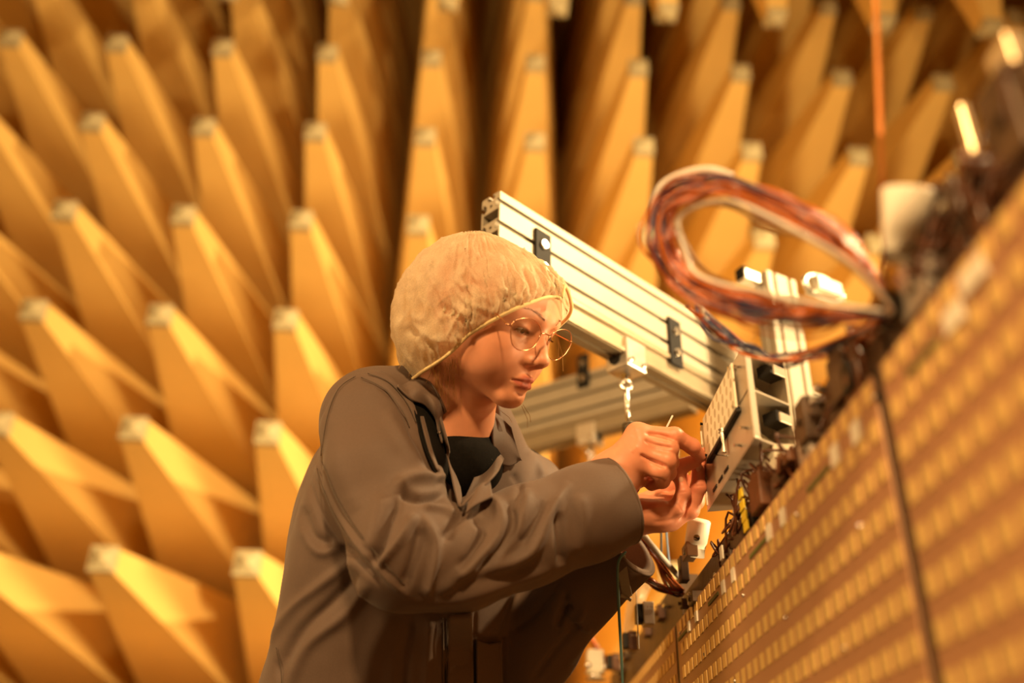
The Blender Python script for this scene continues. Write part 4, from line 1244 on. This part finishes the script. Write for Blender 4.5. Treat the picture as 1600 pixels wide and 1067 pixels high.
# sewn seams that show on the cloth
jq = to_px(jv); jn2 = normals(jv, jf)
def seam_line(pts, zr=(0.9, 1.5), r=.0006):
    out = []
    for x, y in spline(pts, 8):
        m = np.nonzero((np.abs(jq[:, 0] - x) < 3.2) & (np.abs(jq[:, 1] - y) < 3.2) & (jq[:, 2] > zr[0]) & (jq[:, 2] < zr[1]))[0]
        if len(m) == 0: continue
        i = m[np.argmin(jq[m, 2])]; out.append(P(x, y, jq[i, 2]) + jn2[i] * .0004)
    if len(out) < 4: return
    out = np.array(out)
    for _ in range(3): out[1:-1] = (out[:-2] + out[1:-1] * 2 + out[2:]) / 4
    bm = bmesh.new(); add_tube(bm, out, r, 5); build('seam', bm, MATS['thread'], jacket, True)
for pts in ([(556, 588), (530, 606), (514, 642), (506, 682), (502, 712)], [(564, 590), (600, 608), (628, 642), (640, 668)], [(496, 732), (512, 784), (540, 835), (582, 885), (622, 926)],
            [(504, 722), (524, 774), (553, 822), (594, 872), (632, 914)], [(697, 966), (697, 1010), (697, 1090)], [(692, 966), (692, 1010), (692, 1090)], [(432, 1012), (440, 1050), (440, 1100)],
            [(575, 584), (606, 596), (634, 626), (650, 660)]):
    seam_line(pts)
# hems on the rims of both cuffs
for fld, cu, rw in ((armR, CU_R, P(1003, 768, 1.236) - P(915, 802, 1.205)), (armL, CU_L, P(1012, 826, 1.295) - P(902, 920, 1.335))):
    n = rw / np.linalg.norm(rw); M_ = rot_to(n); c0 = cu - n * .0022; pts = []
    for a in np.linspace(0, 2 * np.pi, 64, endpoint=False):
        d = M_[0] * math.cos(a) + M_[1] * math.sin(a); r = .11
        while float(fld((c0 + d * r)[None])[0]) > 0 and r > .02: r -= .0006
        pts.append(c0 + d * (r - .0012))
    pts = np.array(pts); pts = (np.roll(pts, 1, 0) + pts * 2 + np.roll(pts, -1, 0)) / 4
    bm = bmesh.new(); add_tube(bm, pts, .0026, 8, closed=True); build('cuff_hem', bm, cloth, jacket, True)
# flap pocket and placket in the shade of the arms
def patch_on(name, poly, th, off=.001):
    rows = [[(x, y) for x, y in r] for r in poly]
    return sheet(name, [[(x, y, zs(x, y, off)) for x, y in r] for r in rows], cloth, jacket, th)
patch_on('placket', [[(700, 965), (700, 1010), (700, 1060), (700, 1110)], [(738, 962), (739, 1010), (740, 1060), (741, 1110)]], .003, .006)
patch_on('pocket', [[(746, 1000), (746, 1050), (746, 1100)], [(766, 1006), (766, 1050), (766, 1100)], [(784, 1002), (785, 1050), (786, 1100)]], .003, .006)
# ------------------------------------------------------------------ trousers and shoes, below the frame
leg = Field(); hp = P(585, 1240, 1.37); hp_s = TW * .085
for s in (1, -1):
    h0 = hp + hp_s * s; a = np.array((h0[0] + .02 * s, h0[1] - .06, .50)); b = np.array((h0[0] + .02 * s, h0[1] + .03, .10))
    leg.chain([h0, a, b], [.090, .066, .060], .03)
leg.ell(hp, (.165, .135, .13), .04, '+', TM)
tv, tf = surface(leg, hp - np.array((.35, .35, .9)), hp + np.array((.35, .35, .25)), .008)
tr = mesh_np('trousers', relax(tv, tf, 3), tf, mat('trouser_cloth', (0.05, 0.042, 0.036), .8, bump=.2, bscale=800), person)
for s in (1, -1):
    h0 = hp + hp_s * s; b = np.array((h0[0] + .02 * s, h0[1] + .03, .045)); fd = np.array((TA[0], TA[1], 0)); fd /= np.linalg.norm(fd)
    shf = Field(); shf.cone(b, b + np.array((0, 0, .06)), .042, .046, .02); shf.cone(b + fd * .03, b + fd * .15, .042, .034, .03); shf.slab(b - np.array((0, 0, .095)) + fd * .05, np.eye(3), (.3, .3, .05), .001, .004, '-')
    a_, f_ = surface(shf, b - .25, b + .25, .006); mesh_np('shoe', a_, f_, dark_m, person)
# ------------------------------------------------------------------ electronics box above the panel
def onx(px, py, c):
    d = CM.T @ np.array([(px - 800) / FPX, -(py - 533.5) / FPX, 1.0]); return Vector(CPOS + d * (c / d[0]))
sheet_m = mat('sheet_metal_grey', (0.56, 0.49, 0.39), 0.38, metal=0.45, var=0.06, scale=30)
plate_m = mat('plate_cream', (0.86, 0.80, 0.62), 0.5, var=0.03)
hole_m = mat('hole_tan', (0.55, 0.46, 0.30), 0.7)
BX = .302
nT, nB = onx(1161, 538, BX), onx(1180, 681, BX); fB = onx(1105, 792, BX); fT = onx(1093, 664, BX)
y0, y1 = (nT.y + nB.y) / 2, (fB.y + fT.y) / 2; zb_, zt_ = nB.z, nT.z
WD = Vector((.831, .556, 0)); WN = Vector((.556, -.831, 0))
box = empty('electronics_box', (BX + .03, (y0 + y1) / 2, zb_), 'grey sheet metal electronics box with open compartments and a perforated cream plate', 'electronics box')
def plate(name, c, ax, ay, az, h, m=sheet_m, parent=None, bev=.0006):
    bm = bmesh.new(); add_box(bm, c, ax, ay, az, *h, bev); return build(name, bm, m, parent or box)
H_ = (zt_ - zb_) / 2; zc = (zt_ + zb_) / 2; T = .0011
plate('side_plate', (BX + T, (y0 + y1) / 2, zc), XA, YA, ZA, (T, (y1 - y0) / 2, H_))
L_ = .070
e0 = Vector((BX, y0, 0))
# fins of the compartments run along WD from the near edge of the side plate
for nm, zz in (('shelf', zt_), ('shelf', zb_ + H_ * 1.02), ('shelf', zb_)):
    bm = bmesh.new()
    P4 = [e0, e0 + WD * L_, e0 + WD * L_ + YA * (y1 - y0) * .75, Vector((BX, y1, 0))]
    lo = [bm.verts.new((p.x, p.y, zz - T)) for p in P4]; hi = [bm.verts.new((p.x, p.y, zz + T)) for p in P4]
    bm.faces.new(lo[::-1]); bm.faces.new(hi)
    for k in range(4): bm.faces.new((lo[k], lo[(k + 1) % 4], hi[(k + 1) % 4], hi[k]))
    build(nm, bm, sheet_m, box)
plate('end_plate', e0 + WD * L_ + YA * (y1 - y0) * .375 + ZA * zc, XA, YA, ZA, (T, (y1 - y0) * .375, H_ * 1.0))
plate('rear_plate', (BX + L_ * .4, y1 - .004, zc), XA, YA, ZA, (L_ * .42, T, H_ * .9))
for zz in (zb_ + H_ * .5, zb_ + H_ * 1.55):           # crumpled lining in the compartments, lips on the front edge
    plate('cover_plate', e0 + WD * .040 + YA * .055 + ZA * (zz - .01), (WD - ZA * .25).normalized(), WN, (ZA + WD * .25).normalized(), (.020, .0010, H_ * .34), plate_m)
    plate('front_lip', e0 + WD * (L_ - .010) + ZA * (zz + H_ * .18) + YA * .002, WD, WN, ZA, (.011, T, H_ * .10), sheet_m)
    plate('spacer_block', e0 + WD * .052 + YA * .020 + ZA * (zz + H_ * .26), WD, WN, ZA, (.012, .010, H_ * .12), dark_m)
plate('front_rail', e0 + WD * .004 + ZA * zc, WD, WN, ZA, (.005, T, H_), sheet_m)
# perforated cream plate
pc = [onx(*q, BX - .006) for q in ((1143, 568), (1150, 641), (1108, 706), (1093, 662))]
py0, py1 = (pc[0].y + pc[1].y) / 2, (pc[2].y + pc[3].y) / 2; pz0, pz1 = (pc[1].z + pc[2].z) / 2, (pc[0].z + pc[3].z) / 2
pp = plate('perforated_plate', (BX - .005, (py0 + py1) / 2, (pz0 + pz1) / 2), XA, YA, ZA, (.0012, (py1 - py0) / 2, (pz1 - pz0) / 2), plate_m)
bm = bmesh.new()
for i in range(7):
    for j in range(4):
        y = py0 + (py1 - py0) * (i + .5 + .25 * (j % 2)) / 7.6; z = pz0 + (pz1 - pz0) * (j + .5) / 4
        vs = [bm.verts.new((BX - .00625, y + .0048 * math.cos(t), z + .0062 * math.sin(t))) for t in np.linspace(0, 2 * math.pi, 14, endpoint=False)]
        f_ = bm.faces.new(vs); r_ = bmesh.ops.extrude_face_region(bm, geom=[f_]); bmesh.ops.translate(bm, verts=[q for q in r_['geom'] if isinstance(q, bmesh.types.BMVert)], vec=(.0012, 0, 0))
o = build('perforation', bm, hole_m, pp); o['kind'] = 'stuff'
plate('gasket_strip', (BX - .003, (py0 + py1) / 2, pz0 - .003), XA, YA, ZA, (.003, (py1 - py0) / 2, .0022), dark_m)
for y, z in ((py0 + .006, pz1 - .004), (py0 + .006, pz0 + .004), (py1 - .006, pz0 + .004), (py1 + .002, pz1 - .006), (y0 + .02, zb_ + .02), (y0 + .02, zt_ - .02), (y0 + .05, zb_ + .012)):
    bm = bmesh.new(); add_cyl(bm, (BX - .009, y, z), (BX, y, z), .0022, 10); build('screw', bm, dark_m if y > py1 - .01 else steel_m, box)
slot = onx(1143, 770, BX - .0004); 
for k in range(3): plate('vent_slot', (BX - .0006, y1 - .05 - .030 * k, zb_ + .012), XA, YA, ZA, (.0006, .010, .0022), dark_m)
# gold coaxial plug with its cable stub, where the fingers meet it
gold_m = mat('gold_plated', (0.95, 0.66, 0.22), 0.22, metal=1.0, var=0.05)
a = Vector(P(1106, 709, 1.255)); b = onx(1138, 712, BX)
bm = bmesh.new(); dr = (b - a).normalized()
add_cyl(bm, a - dr * .004, a + dr * .004, .0052, 6); add_cyl(bm, a + dr * .004, a + dr * .012, .0044, 14); add_cyl(bm, a + dr * .012, a + dr * .016, .0034, 14, .0022)
cp = build('coaxial_plug', bm, gold_m, box, True)
bm = bmesh.new(); add_cyl(bm, a + dr * .015, b, .0014, 10); build('cable_stub', bm, steel_m, cp, True)
c = onx(1130, 690, BX - .006); bm = bmesh.new(); add_cyl(bm, c - ZA * .014, c + ZA * .012, .0032, 12); add_cyl(bm, c + ZA * .012, c + ZA * .016, .0048, 12); build('latch_pin', bm, sheet_m, box)
# feet that carry it on the panel
fz = TOPZ
for yy in (y0 + .04, y1 - .05):
    plate('mounting_foot', (PX + .030, yy, (fz + zb_) / 2), XA, YA, ZA, (.012, .022, (zb_ - fz) / 2 + .001), plate_m)
bm = bmesh.new()
for px, py in ((1157, 772), (1160, 790), (1163, 807), (1166, 822)):
    add_box(bm, on_panel(px, py, .001), XA, YA, ZA, .0012, .0085, .0058, .0005)
build('yellow_tape', bm, yellow_m, modules[1][0])
# white standoffs with a slotted screw
def standoff(top, bot, r1, r2, root, screw=True):
    bm = bmesh.new(); t, b = Vector(top), Vector(bot)
    ax = (t - b).normalized()
    add_tube(bm, [b, b * .6 + t * .4, t - ax * .002, t], [r2, r2 + (r1 - r2) * .5, r1, r1 * .93], 28)
    s = build('standoff', bm, white_m, root, True)
    if screw:
        n = (Vector(CPOS) - t).normalized(); n = (n - ax * n.dot(ax)).normalized(); c = b * .45 + t * .55 + n * (r2 * .45 + r1 * .55 - .001)
        bm = bmesh.new(); add_cyl(bm, c, c + n * .0022, .0046, 16); sc = build('screw', bm, steel_m, s, True)
        bm = bmesh.new(); sd = n.cross(ZA).normalized(); add_box(bm, c + n * .0023, (sd + ZA * .6).normalized(), n, (ZA - sd * .6).normalized(), .0042, .0004, .0009); build('screw_slot', bm, dark_m, s)
standoff(P(1419, 296, .70), P(1404, 412, .70), .0185, .0105, modules[0][0], False)
standoff(P(1093, 812, 1.36), P(1084, 868, 1.36), .0160, .0150, modules[1][0])
plate('terminal_block', Vector(P(1078, 862, 1.36)), XA, YA, ZA, (.008, .016, .010), mat('block_umber', (.22, .12, .055), .6), modules[1][0], .001)
plate('terminal_block', Vector(P(1068, 890, 1.40)), XA, YA, ZA, (.006, .010, .018), brown_m, modules[1][0], .001)
# bright brackets at the near end of the crowded edge
for px, py, z, h in ((1580, 108, .60, (.006, .012, .020)), (1512, 205, .66, (.003, .004, .022)), (1562, 195, .62, (.004, .016, .004)), (1440, 430, .72, (.005, .014, .006)), (1330, 615, .86, (.004, .006, .004))):
    bm = bmesh.new(); add_box(bm, P(px, py, z), XA, YA, ZA, *h, .001); build('bracket', bm, mat('bracket_pale', (.80, .66, .42), .3, metal=.6), mod_at(P(px, py, z)[1]))
for px, py, z in ((1489, 318, .665), (1491, 350, .66), (1366, 592, .83), (1421, 396, .72), (1283, 677, .94)):
    bm = bmesh.new(); q = Vector(P(px, py, z)); add_ball(bm, q, .0042, 12); add_cyl(bm, q, q + XA * .02, .003, 8); build('screw_head', bm, steel_m, mod_at(q.y), True)

# ------------------------------------------------------------------ cable coil tied to the panel edge
coil = empty('cable_coil', Vector(P(1392, 482, .74)), 'big loose coil of copper, orange and blue wires over the near panel edge', 'cable')
CL = [(1394, 484, .735), (1352, 420, .745), (1292, 358, .77), (1212, 312, .80), (1132, 290, .83), (1068, 294, .86), (1034, 330, .88), (1034, 385, .88), (1060, 434, .87), (1112, 466, .84), (1180, 486, .81), (1250, 494, .78), (1320, 494, .755), (1372, 490, .74)]
cen = np.array((1185, 400.0)); rg = random.Random(21)
def coil_wire(off, zo, jit, r, m, name='wire', sq=1.0):
    pts = []
    for k, (x, y, z) in enumerate(CL):
        d = np.array((x, y)) - cen; d /= np.linalg.norm(d)
        pin = min(1.0, min(k, len(CL) - k) / 2.2)                 # gathered at the tie
        o = (off + rg.gauss(0, jit)) * pin + rg.gauss(0, 2)
        pts.append(P(x + d[0] * o, y + d[1] * o * sq, z + (zo + rg.gauss(0, .004)) * (.3 + .7 * pin)))
    bm = bmesh.new(); add_tube(bm, spline(pts, 6, True), r, 6, closed=True)
    return build(name, bm, m, coil, True)
for k in range(24):
    o = rg.uniform(-24, 18)
    m = rg.choice((copper_m, orange_w, orange_w, copper_m, orange_w))
    coil_wire(o, rg.uniform(-.03, .03), 9, rg.uniform(.0011, .0016), m)
for k in range(6): coil_wire(rg.uniform(-8, 12), rg.uniform(-.03, -.005), 3, .0013, blue_w)
coil_wire(-33, -.03, 3, .0019, white_w, 'cable'); coil_wire(-38, .0, 4, .0022, mat('wire_tan', (.45, .28, .10), .4), 'cable')
bm = bmesh.new(); add_tube(bm, spline([P(1018, 330, .90), P(1034, 292, .89), P(1070, 272, .88), P(1110, 266, .87), P(1142, 276, .86)], 6), .0042, 8); build('cable', bm, white_w, coil, True)
bm = bmesh.new(); q = Vector(P(1388, 484, .737)); add_tube(bm, [q + Vector((.0, .014 * math.cos(t), .014 * math.sin(t))) for t in np.linspace(0, 6.283, 20, endpoint=False)], .003, 6, closed=True); build('cable_tie', bm, dark_m, coil)
# short looms below the coil
for seed, pts_, n, r, root in ((1, [(1085, 478, 1.02), (1130, 520, 1.0), (1175, 548, .98), (1230, 560, .95), (1310, 540, .88), (1385, 500, .76)], 10, .0016, coil),):
    rg2 = random.Random(seed)
    for k in range(n):
        w = [P(x + rg2.gauss(0, 9), y + rg2.gauss(0, 7), z + rg2.gauss(0, .012)) for x, y, z in pts_]
        bm = bmesh.new(); add_tube(bm, spline(w, 6), r, 6); build('wire', bm, (blue_w, copper_m, white_w, blue_w, orange_w)[k % 5], root, True)

# copper looms that enter the panel beside the cuff
loom = empty('wire_loom', Vector(P(1058, 926, 1.44)), 'copper wire bundle bending into the panel corner right under the cuff', 'wire bundle')
def bundle(pts_, n, spread, r, mats_, parent, seed, names='wire'):
    rg2 = random.Random(seed)
    for k in range(n):
        a0, rr = rg2.uniform(0, 6.28), spread * math.sqrt(rg2.random()); w = []
        for i, (x, y, z) in enumerate(pts_):
            a1 = a0 + i * .8; w.append(P(x + rr * math.cos(a1) * (1, 1.1, .8)[i % 3], y + rr * .6 * math.sin(a1), z + rr * .0007 * math.sin(a1 + 1)))
        bm = bmesh.new(); add_tube(bm, spline(w, 6), r, 6); build(names, bm, mats_[k % len(mats_)], parent, True)
bundle([(985, 812, 1.385), (1004, 842, 1.39), (1024, 872, 1.40), (1042, 902, 1.42), (1060, 926, 1.44)], 16, 11, .0016, (copper_m, copper_m, rust_m, copper_m, copper_m, blue_w), loom, 2)
bundle([(968, 872, 1.40), (995, 893, 1.40), (1020, 912, 1.41), (1042, 922, 1.43), (1060, 928, 1.44)], 14, 9, .0016, (copper_m, rust_m, copper_m, copper_m, white_w, blue_w), loom, 3)
bm = bmesh.new(); add_tube(bm, spline([P(1000, 830, 1.38), P(1022, 856, 1.385), P(1046, 884, 1.40), P(1060, 900, 1.42)], 8), .0042, 8); build('grey_sleeving', bm, mat('sleeving_grey', (.42, .38, .33), .5), loom, True)
bl = empty('blue_lead', Vector(P(1040, 840, 1.47)), 'pair of thin blue leads hanging straight down behind the left hand', 'wire')
for x0_, x1_, m in ((1033, 1033, mat('wire_navy', (.03, .05, .07), .4)), (1039, 1046, mat('wire_sky', (.16, .26, .42), .4))):
    bm = bmesh.new(); add_tube(bm, spline([P(x0_ - 1, 700, 1.46), P(x0_, 800, 1.46), P((x0_ + x1_) / 2, 850, 1.465), P(x1_, 884, 1.47)], 5), .0017, 8); build('lead', bm, m, bl, True)
# hanging orange cord near the lens
bm = bmesh.new(); c0, c1 = Vector(P(1383, 420, .745)), Vector(P(1368, 0, .745)); dd = (c1 - c0)
add_tube(bm, [c0, c1, c1 + dd * ((CEIL_Z - c1.z) / dd.z)], .0019, 8)
tag(build('orange_cord', bm, mat('cord_orange', (.85, .30, .05), .5), None, True), 'thin bright orange cord hanging straight down in front of the wedges', 'cord')
# teal lead and grey strap tab at the left cuff
m_t = mat('wire_teal', (.10, .20, .19), .4)
bm = bmesh.new(); add_tube(bm, spline([P(978, 862, 1.255), P(966, 880, 1.25), P(966, 930, 1.25), P(969, 990, 1.25), P(973, 1070, 1.25), P(975, 1180, 1.26), P(960, 1350, 1.3)], 6), .0019, 8)
tag(build('grounding_lead', bm, m_t, None, True), 'thin teal lead hanging straight down from the left cuff', 'wire')
bm = bmesh.new(); rows = [P(970, 868, 1.262), P(973, 890, 1.262), P(977, 915, 1.262), P(981, 932, 1.258)]
for k in range(3):
    a, b = Vector(rows[k]), Vector(rows[k + 1]); ax = (b - a); l = ax.length / 2; ax.normalize(); sd = Vector(cdir(1, .15, .3)); sd = (sd - ax * sd.dot(ax)).normalized()
    add_box(bm, (a + b) / 2, sd, sd.cross(ax), ax, .0062, .0008, l * 1.02)
a, b = Vector(P(970, 930, 1.258)), Vector(P(986, 937, 1.258)); add_tube(bm, [a, b], .0028, 8)
tag(build('strap_tab', bm, mat('strap_grey', (.30, .25, .18), .5), None), 'grey strap tab dangling beside the teal lead at the left cuff', 'strap')

# hand tool
tool = empty('hand_tool', Vector(P(1003, 752, 1.262)), 'slim pick with black grip, magenta end and pale shaft held in the raised right hand', 'tool')
a, b, c, d = [Vector(P(*q)) for q in ((984, 774, 1.236), (1002, 744, 1.256), (1028, 694, 1.262), (1051, 649, 1.258))]
bm = bmesh.new(); add_tube(bm, [a, a * .7 + b * .3], [.0062, .0068], 16); add_ball(bm, a, .0062, 12); build('end_cap', bm, mat('plastic_magenta', (.62, .015, .11), .3), tool, True)
bm = bmesh.new(); add_tube(bm, [a * .7 + b * .3, b, c], [.0060, .0058, .0040], 14)
for t in np.linspace(.35, .9, 6): q = a.lerp(b, t); add_tube(bm, [q, q + (b - a).normalized() * .0016], .0072, 14)
build('grip', bm, dark_m, tool, True)
bm = bmesh.new(); add_tube(bm, [c, d], [.0016, .0011], 10); build('shaft', bm, mat('shaft_pale', (.85, .80, .68), .3), tool, True)

# small white connector with orange leads at the far end of the panel, low in the frame
wc = empty('white_connector', Vector(P(930, 1030, 1.95)), 'pale blurred connector with orange leads low behind the left elbow', 'connector')
bm = bmesh.new(); c = Vector(P(930, 1034, 1.95)); add_box(bm, c, XA, YA, ZA, .016, .016, .022, .003); add_cyl(bm, c - ZA * .022, c - ZA * .034, .022, 14); build('housing', bm, white_m, wc)
for k, (dx, dz) in enumerate(((-.016, -.01), (.017, -.012), (-.006, -.03))):
    bm = bmesh.new(); add_ball(bm, c + Vector((dx, -.014, dz)), .007, 12); build('contact', bm, steel_m, wc, True)
bundle([(905, 980, 1.95), (920, 1000, 1.95), (936, 1020, 1.95), (955, 1045, 1.95)], 6, 7, .002, (orange_w, copper_m), wc, 5, 'lead')
# a clear film bag caught behind the corner connectors
bm = bmesh.new(); fp = [[(985, 898, 1.70), (1004, 905, 1.70), (1018, 915, 1.70)], [(980, 935, 1.70), (992, 945, 1.69), (1003, 950, 1.70)], [(974, 985, 1.70), (980, 990, 1.705), (986, 995, 1.70)]]
G = [[bm.verts.new(P(*q)) for q in r] for r in fp]
for i in range(2):
    for j in range(2): bm.faces.new((G[i][j], G[i][j + 1], G[i + 1][j + 1], G[i + 1][j]))
bmesh.ops.subdivide_edges(bm, edges=bm.edges[:], cuts=4, use_grid_fill=True)
for v_ in bm.verts: v_.co += Vector((0, mn.noise(v_.co * 60) * .006, mn.noise(v_.co * 40) * .003))
bmesh.ops.solidify(bm, geom=bm.faces[:], thickness=.0003)
film = bpy.data.materials.new('clear_film'); film.use_nodes = True; fb = film.node_tree.nodes['Principled BSDF']; fb.inputs['Base Color'].default_value = (.9, .8, .6, 1); fb.inputs['Roughness'].default_value = .15; fb.inputs['Alpha'].default_value = .35
tag(build('plastic_bag', bm, film, None, True), 'crinkled clear plastic bag behind the corner of the panel', 'bag')
